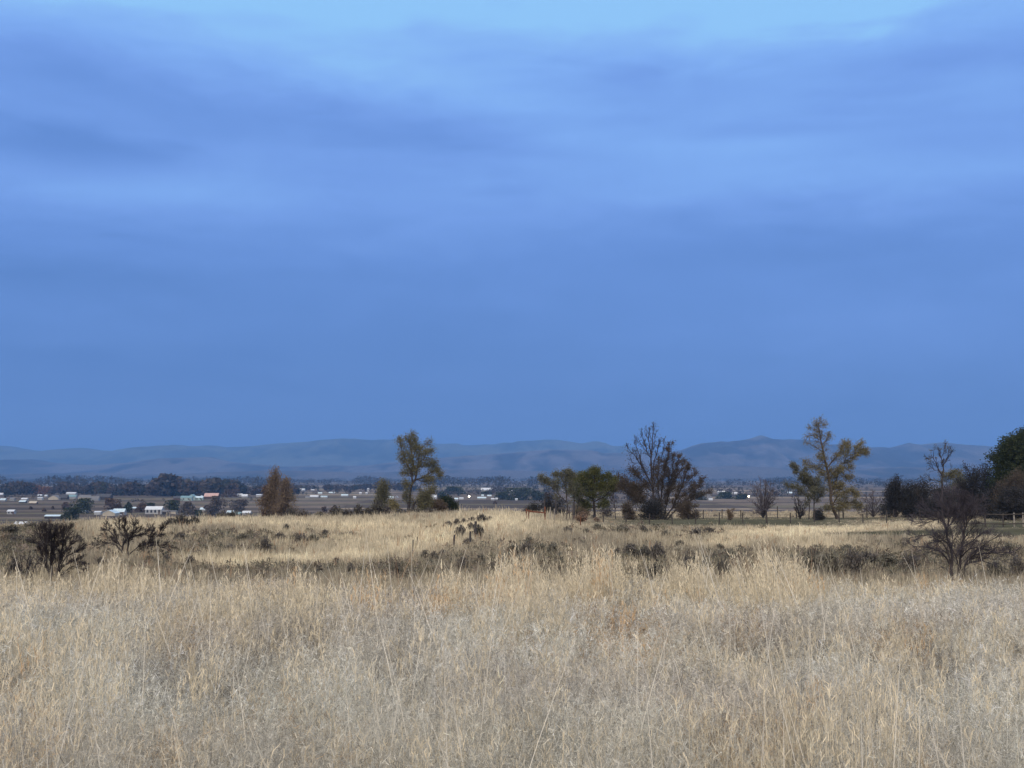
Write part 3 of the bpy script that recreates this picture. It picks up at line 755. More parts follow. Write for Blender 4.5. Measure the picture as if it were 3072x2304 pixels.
class Tree:
    def __init__(s, seed, seg, wob, up, minr, cap=.035):
        s.cap = cap
        s.R = random.Random(seed); s.S = []; s.tips = []
        s.seg, s.wob, s.up, s.minr = seg, wob, up, minr
    def line(s, pts, r0, r1, lv):
        n = len(pts) - 1
        out = []
        for i in range(n):
            a = r0 + (r1 - r0) * i / n; b = r0 + (r1 - r0) * (i + 1) / n
            s.S.append((pts[i], pts[i + 1], max(a, s.minr), max(b, s.minr), lv)); out.append((pts[i + 1], b))
        return out
    def smooth(s, pts, n=3, jit=.0):
        """subdivide a polyline through its points with a little crookedness"""
        pts = [np.array(p, float) for p in pts]; out = [pts[0]]
        for i in range(len(pts) - 1):
            p0 = pts[max(i - 1, 0)]; p1 = pts[i]; p2 = pts[i + 1]; p3 = pts[min(i + 2, len(pts) - 1)]
            for k in range(1, n + 1):
                t = k / n
                q = .5 * ((2 * p1) + (-p0 + p2) * t + (2 * p0 - 5 * p1 + 4 * p2 - p3) * t * t + (-p0 + 3 * p1 - 3 * p2 + p3) * t ** 3)
                if jit and k < n: q = q + np.array([s.R.gauss(0, jit) for _ in range(3)])
                out.append(q)
        return out
    def sprout(s, pts, r0, n, L, ang, lv, maxlv, first=.25):
        """side shoots along a line of points"""
        if lv > maxlv: return
        R = s.R; m = len(pts) - 1
        for k in range(n):
            f = first + (1 - first) * ((k + R.random()) / n)
            i = min(int(f * m), m - 1); t = f * m - i
            p = pts[i] * (1 - t) + pts[i + 1] * t
            d = pts[i + 1] - pts[i]; d = d / (np.linalg.norm(d) + 1e-9)
            d = rot_dir(d, math.radians(ang) * R.uniform(.5, 1.25), R)
            l = L * R.uniform(.55, 1.2) * (1 - .45 * f)
            q = [p]; ns = max(2, int(l / s.seg)); st = l / ns
            for j in range(ns):
                d = d + np.array([R.gauss(0, s.wob), R.gauss(0, s.wob), R.gauss(0, s.wob) + s.up])
                d = d / np.linalg.norm(d); q.append(q[-1] + d * st)
            r = min(r0 * (1 - .6 * f) * .5, s.cap / lv)
            s.line(q, r, r * .3, lv)
            s.tips.append((q[-1], lv)); s.tips.append((q[len(q) // 2], lv))
            s.sprout(q, r, max(2, int(n * .55)), L * .5, ang, lv + 1, maxlv, .2)
        if pts is not None: s.tips.append((pts[-1], lv))
    def meshes(s, trunk_lv, k=5):
        out = []
        for a, b, kk in ((0, trunk_lv, k), (trunk_lv + 1, 99, 3)):
            q = [x for x in s.S if a <= x[4] <= b]
            if not q: out.append(None); continue
            out.append(tubes(np.array([x[0] for x in q]), np.array([x[1] for x in q]), np.array([x[2] for x in q]), np.array([x[3] for x in q]), kk))
        return out

def leaf_quads(C, spread, size, n, flat=.0, seed=1, stretch=1.0):
    if size > .1: n = int(n * 2.1 + .5); size *= .70; spread *= 1.12
    R = np.random.RandomState(seed)
    C = np.asarray(C, float); m = len(C) * n
    P = np.repeat(C, n, 0) + R.normal(0, 1, (m, 3)) * spread * np.array([1, 1, .9 * stretch])
    a = R.normal(0, 1, (m, 3)); a /= np.linalg.norm(a, axis=1, keepdims=True)
    b = np.cross(a, R.normal(0, 1, (m, 3))); b /= np.linalg.norm(b, axis=1, keepdims=True) + 1e-9
    s = (size * R.uniform(.5, 1.4, m))[:, None] * .5
    V = np.stack([P - a * s, P + b * s * .7, P + a * s * 1.1, P - b * s * .7], 1).reshape(-1, 3)
    return V, np.arange(m * 4).reshape(-1, 4)

SPOTS_T = []
def make_tree(name, label, cat, base, T, leafC, spread, size, nleaf, leafmat, barkmat, twigmat, group=None, trunk_lv=0, seed=1, crown_name="crown", leafless=False):
    o = empty(name, tuple(base), label, cat, group)
    b = np.array(base); SPOTS.append((base[0], base[1], 1.4))
    tm, cm = T.meshes(trunk_lv)
    if tm: link("trunk", mesh_quads("trunk", tm[0] - b, tm[1], [barkmat]), o)
    V = []; F = []; MI = []; off = 0
    if cm:
        V.append(cm[0] - b); F.append(cm[1]); MI.append(np.zeros(len(cm[1]))); off = len(cm[0])
    if nleaf and len(leafC):
        v, f = leaf_quads(leafC, spread, size, nleaf, seed=seed)
        V.append(v - b); F.append(f + off); MI.append(np.ones(len(f)))
    if V:
        V = np.concatenate(V); V[:, 2] = np.maximum(V[:, 2], -.05)
        link(crown_name, mesh_quads(crown_name, V, np.concatenate(F), [twigmat, leafmat], mi=np.concatenate(MI)), o)
    return o

def traced(cfg):
    """a tree whose main limbs follow the ones seen in the photograph; side growth fills its depth"""
    R = random.Random(cfg["seed"]); Y = cfg["Y"]
    ox, oy, s = cfg["crop"]
    T = Tree(cfg["seed"], cfg.get("seg", .5), cfg.get("wob", .09), cfg.get("up", .05), cfg.get("minr", .012), cfg.get("cap", .035))
    bx = ox + cfg["base"][0] / s
    x0, _, g = on_ground(bx, Y)
    leafC = []; feet = []; allp = []
    for li, (pts, r0, nt, Lf) in enumerate(cfg["limbs"]):
        depth = R.uniform(-.75, .75) if li else 0
        P = []
        u0 = pts[0][0]; v0 = pts[0][1]
        D0 = 0.0; near = None
        if li and pts[0][1] < cfg["base"][1] - 25:
            s0 = ray_at(ox + pts[0][0] / s, oy + pts[0][1] / s, Y)
            near = min(allp, key=lambda q: (q[0] - s0[0]) ** 2 + (q[2] - s0[2]) ** 2)
            D0 = near[1] - Y
        for (cx, cy) in pts:
            run = math.hypot(cx - u0, (cy - v0) * .5) / s / FPX * Y
            p = ray_at(ox + cx / s, oy + cy / s, Y)
            dd = D0 + depth * run
            p = np.array([p[0] * (Y + dd) / Y, Y + dd, EYE + (p[2] - EYE) * (Y + dd) / Y])
            P.append(p)
        if pts[0][1] >= cfg["base"][1] - 25: P[0] = np.array([P[0][0], P[0][1], min(P[0][2], g) - .1]); feet.append(P[0])
        if near is not None: P[0] = near
        Q = T.smooth(P, 3, cfg.get("jit", .05)); allp += Q
        T.line(Q, r0, r0 * .25, 0)
        T.sprout(Q, r0, nt, Lf, cfg.get("ang", 45), 1, cfg.get("maxlv", 3), .22 if li == 0 else .12)
    for f in feet[1:]: T.S.append((feet[0], f, .06, .05, 0))
    tips = [p for p, lv in T.tips if lv >= cfg.get("leaflv", 2)]
    lf = cfg.get("leaf_filter")
    if lf: tips = [p for p in tips if lf(*project(p[0], p[1], p[2])) > R.random()]
    return make_tree(cfg["name"], cfg["label"], cfg["cat"], (x0, Y, g), T, tips, cfg.get("spread", .25), cfg.get("size", .2), cfg.get("nleaf", 6), cfg["leaf"], cfg["bark"], cfg["twig"],
                     cfg.get("group"), seed=cfg["seed"])

PROF = {
    "round": lambda t: math.sqrt(max(0, 1 - (2 * t - 1) ** 2)) * .95 + .05,
    "dome": lambda t: math.sqrt(max(0, 1 - t ** 2)),
    "column": lambda t: min(1, .55 + t * 1.2) * min(1, (1 - t) * 2.2 + .06),
    "cone": lambda t: (1 - t) * .95 + .05,
    "vase": lambda t: (.25 + .75 * t) * math.sqrt(max(0, 1 - (t * 1.0) ** 6)) + .03,
}
def auto_tree(name, label, cat, u, v0, v1, wpx, Y, prof, leaf, bark, twig, seed, limbs=16, nt=7, maxlv=2, nleaf=4, size=.22, spread=.3, group=None, low=.12, minr=.014, ang=42, up=.04, multi=False, fill=0, leaflv=1, twigL=.16):
    """a tree grown towards points inside an envelope of its own height and width"""
    x, _, g = on_ground(u, Y)
    top = ray_at(u, v1, Y)[2]; H = max(top - g, .5); W = wpx / FPX * Y
    R = random.Random(seed)
    T = Tree(seed, max(.18, H * .06), .14, up, minr)
    base = np.array([x, Y, g - .05]); pf = PROF[prof]
    r0 = H * .022 + .02
    Qt = None
    if not multi:
        tp = [base, base + np.array([R.uniform(-.03, .03) * H, 0, H * .3]), base + np.array([R.uniform(-.05, .05) * H, R.uniform(-.04, .04) * H, H * .62]), base + np.array([R.uniform(-.04, .04) * H, 0, H * .97])]
        Q = Qt = T.smooth(tp, 3, H * .006); T.line(Q, r0, r0 * .15, 0); T.sprout(Q, r0, nt, H * .18, ang, 1, maxlv, .35)
    for i in range(limbs):
        t = low + (1 - low) * ((i + R.random()) / limbs)
        az = R.uniform(0, 2 * math.pi); rad = W / 2 * pf(t) * R.uniform(.7, 1.05)
        tgt = base + np.array([math.cos(az) * rad, math.sin(az) * rad, H * t * R.uniform(.93, 1.02)])
        h0 = 0.02 if multi else t * R.uniform(.25, .6)
        st = base + np.array([0, 0, H * h0])
        if Qt is not None: st = min(Qt, key=lambda q: abs(q[2] - st[2]))
        mid = st * .45 + tgt * .55 + np.array([0, 0, H * (.10 if not multi else .06) * R.uniform(-.2, 1)]) - (np.array([math.cos(az), math.sin(az), 0]) * rad * .1)
        Q = T.smooth([st, mid, tgt], 3, H * .01)
        r = r0 * (.55 if not multi else .5) * R.uniform(.6, 1)
        T.line(Q, r, r * .2, 0); T.sprout(Q, r, nt, H * twigL * 1.2, ang, 1, maxlv, .3)
    tips = [p for p, lv in T.tips if lv >= leaflv]
    for k in range(fill):
        t = R.uniform(low, 1); az = R.uniform(0, 6.283); rad = W / 2 * pf(t) * R.random() ** .4
        tips.append(base + np.array([math.cos(az) * rad, math.sin(az) * rad, H * t]))
    return make_tree(name, label, cat, base, T, tips, spread, size, nleaf, leaf, bark, twig, group, seed=seed)

EDGE = "trees along the plateau edge"
# the lone cottonwood
traced(dict(name="cottonwood_tree", label="tallest sparse cottonwood with forked dark trunk standing alone left of centre", cat="tree", group=EDGE, seed=5, Y=182, crop=(1000, 1280, 4.254), base=(970, 1100), leaf=LEAF_OLIVE, bark=BARK_DARK, twig=TWIG_BROWN,
  limbs=[([(962, 1100), (972, 960), (990, 800), (1012, 720)], .30, 4, .9), ([(1012, 720), (1000, 640), (985, 580), (940, 470), (900, 360), (868, 260), (862, 190)], .16, 16, 1.5),
         ([(1005, 640), (1015, 500), (1015, 420), (1000, 320), (985, 240), (940, 160)], .16, 16, 1.5), ([(1020, 740), (1050, 660), (1060, 600), (1075, 520), (1090, 430), (1110, 330), (1170, 210)], .18, 18, 1.7),
         ([(1015, 420), (1040, 300), (1045, 200), (1035, 125)], .1, 12, 1.2), ([(1060, 690), (1130, 650), (1220, 600), (1320, 560), (1345, 600)], .12, 14, 1.3), ([(1090, 540), (1170, 500), (1240, 470), (1290, 500)], .09, 12, 1.3),
         ([(1100, 480), (1150, 420), (1190, 340), (1230, 300)], .09, 12, 1.3), ([(985, 1100), (1035, 975), (1100, 920), (1180, 870), (1270, 800)], .2, 14, 1.4), ([(1060, 950), (1150, 960), (1200, 900), (1230, 860)], .08, 8, 1.1),
         ([(960, 520), (900, 470), (860, 350)], .07, 9, 1.1), ([(985, 600), (930, 600), (895, 580)], .06, 7, .9), ([(1000, 780), (945, 760), (920, 700)], .06, 8, .9), ([(1070, 710), (1170, 700), (1260, 680)], .07, 10, 1.2),
         ([(975, 1000), (940, 930), (920, 840)], .05, 8, .9), ([(1040, 990), (1120, 1020), (1190, 980), (1200, 920)], .06, 10, 1.1), ([(1010, 1050), (1080, 1070), (1150, 1050)], .05, 9, 1.0)],
  nleaf=4, size=.22, spread=.28, leaflv=1, maxlv=2, minr=.016, ang=38))
auto_tree("young_cottonwood", "small grey-green leaning cottonwood just left of the lone tall cottonwood", "tree", 1146, 1548, 1444, 54, 182, "cone", LEAF_GREY, BARK_DARK, TWIG_BROWN, 21, limbs=16, nt=7, nleaf=3, size=.26, spread=.32, group=EDGE)
auto_tree("willow_bush", "low olive yellow bush at the foot of the small grey-green cottonwood", "bush", 1177, 1545, 1499, 36, 178, "dome", LEAF_GOLD, BARK_DARK, TWIG_BROWN, 22, limbs=10, nt=6, nleaf=5, size=.24, spread=.25, multi=True)
auto_tree("willow_bush", "low gold-green bush leaning against the right side of the lone cottonwood", "bush", 1272, 1544, 1470, 52, 186, "round", LEAF_GOLD, BARK_DARK, TWIG_BROWN, 23, limbs=12, nt=6, nleaf=4, size=.26, spread=.3, multi=True)
auto_tree("round_bush", "dense rounded dark green and brown bush right of the lone cottonwood", "bush", 1336, 1548, 1497, 78, 190, "dome", LEAF_DKGREEN, BARK_DARK, TWIG_BROWN, 24, limbs=26, nt=8, nleaf=6, size=.28, spread=.3, multi=True, fill=350)
auto_tree("rusty_bush", "brown leafed lump growing on the left side of the rounded dark bush", "bush", 1318, 1549, 1504, 40, 186, "dome", LEAF_BROWN, BARK_DARK, TWIG_BROWN, 25, limbs=14, nt=6, nleaf=5, size=.25, spread=.25, multi=True, fill=100)

# the twin poplars below the crest on the left
auto_tree("poplar_tree", "tallest brown poplar of the pair beyond the crest on the left", "tree", 822, 1556, 1419, 60, 310, "column", LEAF_BROWN, BARK_BROWN, TWIG_BROWN, 31, limbs=34, nt=7, nleaf=3, size=.42, spread=.5, low=.06, up=.14, ang=24, minr=.03, group="poplars beyond the crest", fill=60)
auto_tree("poplar_tree", "shorter brown poplar close against the right of the taller poplar", "tree", 853, 1556, 1438, 46, 305, "column", LEAF_BROWN, BARK_BROWN, TWIG_BROWN, 32, limbs=26, nt=7, nleaf=3, size=.40, spread=.45, low=.06, up=.14, ang=24, minr=.03, group="poplars beyond the crest", fill=30)
auto_tree("poplar_tree", "lowest rust-tinged poplar on the left flank of the poplar pair", "tree", 800, 1556, 1462, 34, 312, "column", LEAF_RUST, BARK_BROWN, TWIG_BROWN, 33, limbs=18, nt=6, nleaf=3, size=.4, spread=.45, low=.06, up=.12, ang=26, minr=.03, group="poplars beyond the crest", fill=120)

# trees left of the brown thicket
traced(dict(name="sparse_tree", label="thin open tree with grey-olive tufts beside the rusty gate brace", cat="tree", group=EDGE, seed=41, Y=150, crop=(1560, 1390, 6.9125), base=(980, 1180), leaf=LEAF_GREY, bark=BARK_DARK, twig=TWIG_BROWN,
  limbs=[([(980, 1180), (985, 900), (965, 600), (930, 430), (935, 250), (960, 150)], .10, 12, .8), ([(930, 440), (870, 330), (820, 260), (760, 230)], .05, 12, .8), ([(960, 850), (840, 700), (720, 540), (620, 440), (530, 345), (420, 290)], .07, 16, .9),
         ([(720, 545), (780, 430), (810, 350)], .04, 9, .7), ([(970, 480), (1010, 330), (1060, 260), (1100, 220)], .04, 11, .7), ([(600, 420), (540, 420), (500, 400)], .03, 7, .6), ([(955, 330), (1000, 240), (1010, 180)], .03, 8, .6),
         ([(975, 640), (1050, 560), (1080, 420)], .035, 9, .7)],
  nleaf=3, size=.20, spread=.2, leaflv=1, maxlv=2, minr=.012))
traced(dict(name="sparse_tree", label="thin two-stemmed tree tucked against the left side of the green tree", cat="tree", group=EDGE, seed=42, Y=152, crop=(1560, 1390, 6.9125), base=(1160, 1050), leaf=LEAF_GREY, bark=BARK_DARK, twig=TWIG_BROWN,
  limbs=[([(1130, 1050), (1125, 800), (1110, 640), (1085, 520), (1040, 430)], .07, 10, .7), ([(1165, 1050), (1200, 880), (1240, 720), (1290, 560)], .07, 9, .7), ([(1120, 700), (1160, 560), (1190, 430)], .04, 8, .6)], nleaf=3, size=.18, spread=.18, leaflv=1, maxlv=2, minr=.012))
traced(dict(name="green_tree", label="leafy deep green tree with jagged spreading crown right of centre", cat="tree", group=EDGE, seed=43, Y=156, crop=(1560, 1390, 6.9125), base=(1540, 1050), leaf=LEAF_GREEN, bark=BARK_DARK, twig=TWIG_BROWN,
  limbs=[([(1540, 1060), (1530, 800), (1505, 600), (1540, 350), (1560, 130)], .20, 18, .9), ([(1525, 900), (1380, 830), (1240, 740), (1150, 640)], .09, 14, .9), ([(1500, 640), (1320, 500), (1180, 390), (1075, 325)], .09, 18, .8), ([(1500, 600), (1380, 430), (1290, 340), (1235, 275)], .07, 15, .8),
         ([(1530, 460), (1450, 320), (1370, 235)], .06, 13, .7), ([(1550, 420), (1650, 320), (1790, 225)], .07, 15, .7), ([(1555, 620), (1740, 470), (1860, 370), (1980, 325)], .08, 17, .8), ([(1560, 700), (1780, 560), (1900, 470), (1990, 420)], .08, 16, .8),
         ([(1560, 820), (1740, 700), (1900, 560), (1960, 520)], .08, 15, .8), ([(1490, 760), (1300, 640), (1150, 560), (1070, 540)], .07, 15, .8), ([(1545, 920), (1660, 850), (1780, 840)], .06, 12, .8), ([(1520, 940), (1420, 870), (1340, 850)], .05, 11, .7),
         ([(1510, 560), (1460, 430), (1420, 330)], .05, 13, .7), ([(1560, 560), (1620, 480), (1700, 420)], .05, 12, .7), ([(1545, 260), (1500, 190), (1490, 130)], .03, 8, .5), ([(1555, 240), (1610, 180), (1630, 140)], .03, 8, .5)],
  nleaf=3, size=.22, spread=.20, leaflv=1, maxlv=2, minr=.012, ang=44))
traced(dict(name="bare_sapling", label="small bare forked sapling between the green tree and the brown thicket", cat="tree", group=EDGE, seed=44, Y=150, crop=(1560, 1390, 6.9125), base=(1990, 1050), leaf=LEAF_GREY, bark=BARK_DARK, twig=TWIG_DARK,
  limbs=[([(1990, 1060), (1965, 900), (1900, 740), (1860, 640)], .06, 9, .7), ([(1975, 940), (1960, 780), (1930, 660), (1960, 560)], .04, 9, .6), ([(1980, 960), (2010, 860), (1990, 780)], .03, 6, .5)], nleaf=0, maxlv=3, minr=.012))
auto_tree("dark_brush", "low dark brush tangle behind the weathered corral posts", "bush", 1655, 1548, 1482, 100, 165, "dome", LEAF_DARK, BARK_DARK, TWIG_DARK, 45, limbs=18, nt=7, nleaf=2, size=.22, spread=.3, multi=True)
auto_tree("dark_brush", "low dusky thicket under the left side of the green tree", "bush", 1740, 1550, 1505, 60, 170, "dome", LEAF_BROWN, BARK_DARK, TWIG_DARK, 46, limbs=14, nt=7, nleaf=2, size=.2, spread=.3, multi=True)
auto_tree("dark_brush", "brown brush patch left of the rusty gate brace", "bush", 1600, 1545, 1512, 50, 160, "dome", LEAF_DARK, BARK_DARK, TWIG_DARK, 47, limbs=12, nt=6, nleaf=3, size=.2, spread=.3, multi=True)
auto_tree("dark_brush", "grey brush between the green tree and the bare sapling", "bush", 1822, 1550, 1512, 46, 168, "dome", LEAF_DARK, BARK_DARK, TWIG_GREY, 48, limbs=12, nt=6, nleaf=1, size=.18, spread=.3, multi=True)

# the big brown thicket
CR = (1820, 1270, 5.72)
traced(dict(name="bare_tree", label="tall bare tree with upswept dark limbs above the brown thicket", cat="tree", group=EDGE, seed=51, Y=150, crop=CR, base=(830, 1560), leaf=LEAF_THICKET, bark=BARK_DARK, twig=TWIG_DARK,
  limbs=[([(830, 1560), (800, 1300), (785, 1000), (760, 620), (785, 400), (800, 140)], .17, 12, 1.59), ([(790, 1120), (720, 950), (640, 790), (560, 680), (465, 530), (360, 420)], .11, 12, 1.45), ([(625, 750), (570, 560), (505, 390), (505, 270)], .06, 8, 1.16),
         ([(765, 640), (690, 480), (650, 360), (600, 190)], .07, 10, 1.16), ([(758, 540), (730, 340), (720, 200), (690, 120)], .06, 9, 1.16), ([(815, 950), (825, 620), (880, 420), (920, 320)], .08, 10, 1.16), ([(560, 690), (450, 680), (400, 610)], .04, 6, 0.87),
         ([(780, 1150), (640, 1030), (540, 920), (440, 830)], .07, 11, 1.30), ([(790, 300), (850, 240), (820, 150)], .03, 6, 0.72), ([(830, 1200), (850, 900), (930, 620), (980, 420)], .07, 10, 1.30), ([(700, 560), (640, 420), (560, 330)], .04, 7, 1.01),
         ([(770, 1450), (640, 1370), (540, 1340), (400, 1230), (260, 1120)], .08, 11, 1.45), ([(760, 1440), (600, 1290), (400, 1100), (250, 920)], .07, 11, 1.45), ([(800, 1300), (650, 1190), (520, 1130), (330, 1080)], .06, 10, 1.45)],
  nleaf=4, size=.20, spread=.28, leaflv=1, maxlv=3, minr=.013, ang=25, up=.14, leaf_filter=lambda u, v: .8 if v > 1450 else (.3 if v > 1400 else .03)))
traced(dict(name="rusty_tree", label="broad rust-brown tree with fanned limbs right of the tall bare tree", cat="tree", group=EDGE, seed=52, Y=153, crop=CR, base=(1000, 1560), leaf=LEAF_THICKET, bark=BARK_DARK, twig=TWIG_BROWN,
  limbs=[([(930, 1560), (945, 1180), (975, 900), (1030, 650), (1085, 390)], .13, 20, 1.1), ([(960, 1550), (1040, 1300), (1110, 1050), (1185, 850), (1245, 600)], .11, 20, 1.1), ([(1000, 1550), (1180, 1330), (1280, 1100), (1350, 900), (1400, 760)], .10, 19, 1.1),
         ([(1020, 1550), (1300, 1370), (1430, 1260), (1550, 1110), (1625, 970)], .09, 18, 1.0), ([(1250, 1420), (1450, 1320), (1600, 1250), (1760, 1170)], .06, 13, .9), ([(1010, 1400), (1060, 1150), (1060, 900), (1010, 700)], .08, 17, 1.0),
         ([(1100, 1480), (1300, 1440), (1480, 1420)], .06, 14, .9), ([(1300, 1100), (1430, 960), (1510, 830)], .05, 13, .9), ([(1150, 1000), (1290, 800), (1330, 680)], .05, 13, .9), ([(960, 1350), (880, 1100), (880, 850), (900, 640)], .07, 17, 1.0),
         ([(1000, 1500), (940, 1400), (860, 1340)], .05, 11, .9), ([(1150, 1420), (1250, 1300), (1400, 1180), (1480, 1080)], .05, 14, .9), ([(1130, 1150), (1110, 950), (1130, 700), (1150, 580)], .05, 14, .8)],
  nleaf=3, size=.18, spread=.2, leaflv=1, maxlv=3, minr=.010, ang=27, up=.12, leaf_filter=lambda u, v: .13 if v < 1450 else .22))
auto_tree("rusty_bush", "low reddish bush at the left foot of the tall bare tree", "bush", 1884, 1550, 1505, 44, 148, "dome", LEAF_THICKET, BARK_DARK, TWIG_BROWN, 53, limbs=13, nt=7, nleaf=3, size=.18, spread=.2, multi=True)
auto_tree("rusty_bush", "low red-brown bush spreading at the right foot of the rust-brown tree", "bush", 2065, 1548, 1505, 64, 146, "dome", LEAF_THICKET, BARK_DARK, TWIG_BROWN, 54, limbs=15, nt=7, nleaf=3, size=.18, spread=.22, multi=True)
auto_tree("dark_brush", "dark brush filling the foot of the thicket under the tall bare tree", "bush", 1962, 1552, 1500, 100, 147, "dome", LEAF_DARK, BARK_DARK, TWIG_DARK, 55, limbs=20, nt=7, nleaf=3, size=.2, spread=.28, multi=True)

# bare round bush and the yellow tree
auto_tree("bare_bush", "fan-shaped bare grey bush alone behind the wire fence", "bush", 2290, 1540, 1436, 118, 165, "vase", LEAF_GREY, BARK_DARK, TWIG_GREY, 61, limbs=30, nt=9, maxlv=3, nleaf=0, multi=True, minr=.013, ang=30, up=.05, low=.15, group=EDGE)
CY = (2280, 1240, 5.185)
traced(dict(name="golden_tree", label="tall crooked tree with golden olive leaves and one long arched right limb", cat="tree", group=EDGE, seed=62, Y=152, crop=CY, base=(1200, 1540), leaf=LEAF_GOLD, bark=BARK_BROWN, twig=TWIG_BROWN,
  limbs=[([(1210, 1560), (1120, 1430), (1085, 1100), (1040, 850), (1000, 700), (960, 480), (930, 300), (910, 130)], .24, 26, 1.0), ([(1130, 1230), (1165, 1120), (1210, 950), (1300, 780), (1420, 690), (1530, 600)], .12, 20, .9),
         ([(1060, 820), (1170, 700), (1260, 590), (1330, 470)], .09, 18, .9), ([(1020, 920), (900, 860), (780, 810), (685, 735)], .08, 16, .8), ([(975, 600), (900, 545), (800, 490), (715, 450)], .06, 10, .6), ([(945, 450), (830, 350), (735, 345)], .05, 10, .6),
         ([(925, 380), (840, 270), (765, 200)], .04, 10, .6), ([(970, 470), (1050, 400), (1090, 310)], .05, 13, .6), ([(1240, 890), (1330, 960), (1415, 990)], .05, 11, .7), ([(1310, 790), (1370, 870), (1400, 830)], .05, 10, .7),
         ([(1430, 690), (1500, 560), (1560, 470)], .05, 13, .8), ([(1500, 620), (1600, 560), (1640, 600)], .05, 13, .7), ([(1350, 740), (1370, 600), (1370, 480)], .05, 13, .8), ([(915, 250), (970, 180), (1010, 170)], .03, 8, .5), ([(912, 200), (870, 110)], .03, 7, .5),
         ([(1110, 1400), (1250, 1250), (1400, 1200), (1490, 1260)], .09, 18, 1.0), ([(1110, 1420), (1300, 1385), (1450, 1390), (1540, 1450)], .08, 18, .9), ([(1120, 1440), (1200, 1480), (1330, 1470)], .05, 15, .8), ([(1100, 1350), (1170, 1180), (1260, 1110)], .06, 16, .9),
         ([(1110, 1430), (1060, 1450), (1040, 1480)], .04, 10, .6), ([(1065, 1000), (1170, 900), (1230, 860)], .05, 13, .8), ([(1030, 780), (940, 700), (900, 640)], .05, 12, .7), ([(1070, 1050), (1000, 980), (960, 930)], .04, 10, .6)],
  nleaf=3, size=.17, spread=.22, leaflv=1, maxlv=2, minr=.012, ang=46, leaf_filter=lambda u, v: .5 if v < 1390 and u < 2505 else 1.0))
traced(dict(name="bare_tree", label="small bare tree with a slanting top leaning left of the golden tree", cat="tree", group=EDGE, seed=63, Y=148, crop=CY, base=(840, 1540), leaf=LEAF_GREY, bark=BARK_DARK, twig=TWIG_BROWN,
  limbs=[([(840, 1580), (845, 1300), (810, 1100), (740, 1030), (640, 960), (500, 815)], .08, 20, .8), ([(845, 1330), (880, 1150), (900, 1040)], .05, 13, .8), ([(760, 1530), (755, 1350), (650, 1230), (560, 1150), (450, 1130)], .07, 15, .8), ([(800, 1250), (740, 1150), (700, 1080)], .04, 12, .7),
         ([(848, 1400), (930, 1280), (1000, 1180)], .04, 12, .7), ([(760, 1370), (820, 1260), (850, 1180)], .04, 11, .7), ([(700, 1000), (720, 900), (700, 860)], .03, 9, .6)], nleaf=1, size=.16, spread=.18, leaflv=2, maxlv=3, minr=.012))
auto_tree("bare_bush", "low dark bare bush between the fan-shaped bush and the leaning bare tree", "bush", 2400, 1540, 1478, 62, 152, "vase", LEAF_GREY, BARK_DARK, TWIG_DARK, 64, limbs=18, nt=8, maxlv=2, nleaf=0, multi=True, minr=.013, ang=32)
auto_tree("dark_brush", "round grey tumbleweed bush at the fence below the golden tree", "bush", 2457, 1552, 1528, 36, 132, "dome", LEAF_DARK, BARK_DARK, TWIG_GREY, 65, limbs=16, nt=8, maxlv=2, nleaf=2, size=.12, spread=.14, multi=True, minr=.01)
auto_tree("tumbleweed", "small dark two-lobed weed standing behind the wire fence", "weed", 2192, 1545, 1523, 22, 140, "vase", LEAF_BROWN, BARK_DARK, TWIG_DARK, 66, limbs=10, nt=6, maxlv=2, nleaf=3, size=.10, spread=.1, multi=True, minr=.01)

# the dark stand on the right
RG = "dark stand of trees on the right"
for i, (u, v0, v1, w, Y, pr, lf, tw, nl, lab) in enumerate([
  (2688, 1540, 1442, 96, 168, "cone", LEAF_DARK, TWIG_DARK, 3, "blue-black pointed bushy tree at the left end of the dark stand"),
  (2738, 1540, 1456, 80, 170, "dome", LEAF_DARK, TWIG_DARK, 3, "low black rounded tree between the pointed one and the brown one"),
  (2780, 1540, 1448, 84, 166, "dome", LEAF_DARK, TWIG_BROWN, 2, "brown rounded tree left of the tall bare tree in the dark stand"),
  (2838, 1540, 1470, 90, 162, "dome", LEAF_DARK, TWIG_DARK, 3, "low dusky tree under the tall bare tree in the dark stand"),
  (2878, 1540, 1428, 48, 172, "round", LEAF_GREY, TWIG_GREY, 3, "pale silvery arching willow in the middle of the dark stand"),
  (2915, 1540, 1405, 86, 168, "dome", LEAF_DARK, TWIG_DARK, 1, "twiggy brown-grey tree right of the silvery willow"),
  (2958, 1540, 1398, 90, 164, "vase", LEAF_DARK, TWIG_DARK, 2, "dark twiggy tree with hooked top branches left of the big evergreen"),
  (2985, 1545, 1470, 90, 150, "dome", LEAF_DARK, TWIG_DARK, 3, "black hollow thicket at the foot of the big evergreen"),
  (2620, 1540, 1478, 80, 175, "dome", LEAF_GREY, TWIG_GREY, 0, "thin grey bare bush between the golden tree and the dark stand"),
  (3062, 1550, 1420, 130, 146, "dome", LEAF_THICKET, TWIG_BROWN, 1, "brown-grey weeping tree in front of the big evergreen at the right edge"),
  (3040, 1550, 1468, 90, 138, "dome", LEAF_DARK, TWIG_GREY, 1, "low grey bush before the weeping tree at the right edge")]):
    auto_tree("dusky_tree" if nl else "bare_bush", lab, "tree", u, v0, v1 - 6, w * 1.22, Y, pr, lf, BARK_DARK, tw, 70 + i, limbs=24, nt=9, maxlv=2 if nl > 1 else 3, nleaf=nl, size=.22, spread=.28, multi=True, minr=.013, group=RG, fill=120 if nl > 1 else 0)
auto_tree("evergreen_tree", "huge dark green rounded tree cut by the right edge of view", "tree", 3098, 1550, 1296, 215, 156, "round", LEAF_DKGREEN, BARK_DARK, TWIG_DARK, 90, limbs=60, nt=9, maxlv=2, nleaf=5, size=.34, spread=.35, low=.2, group=RG, fill=2600)
CB = (2700, 1280, 5.925)
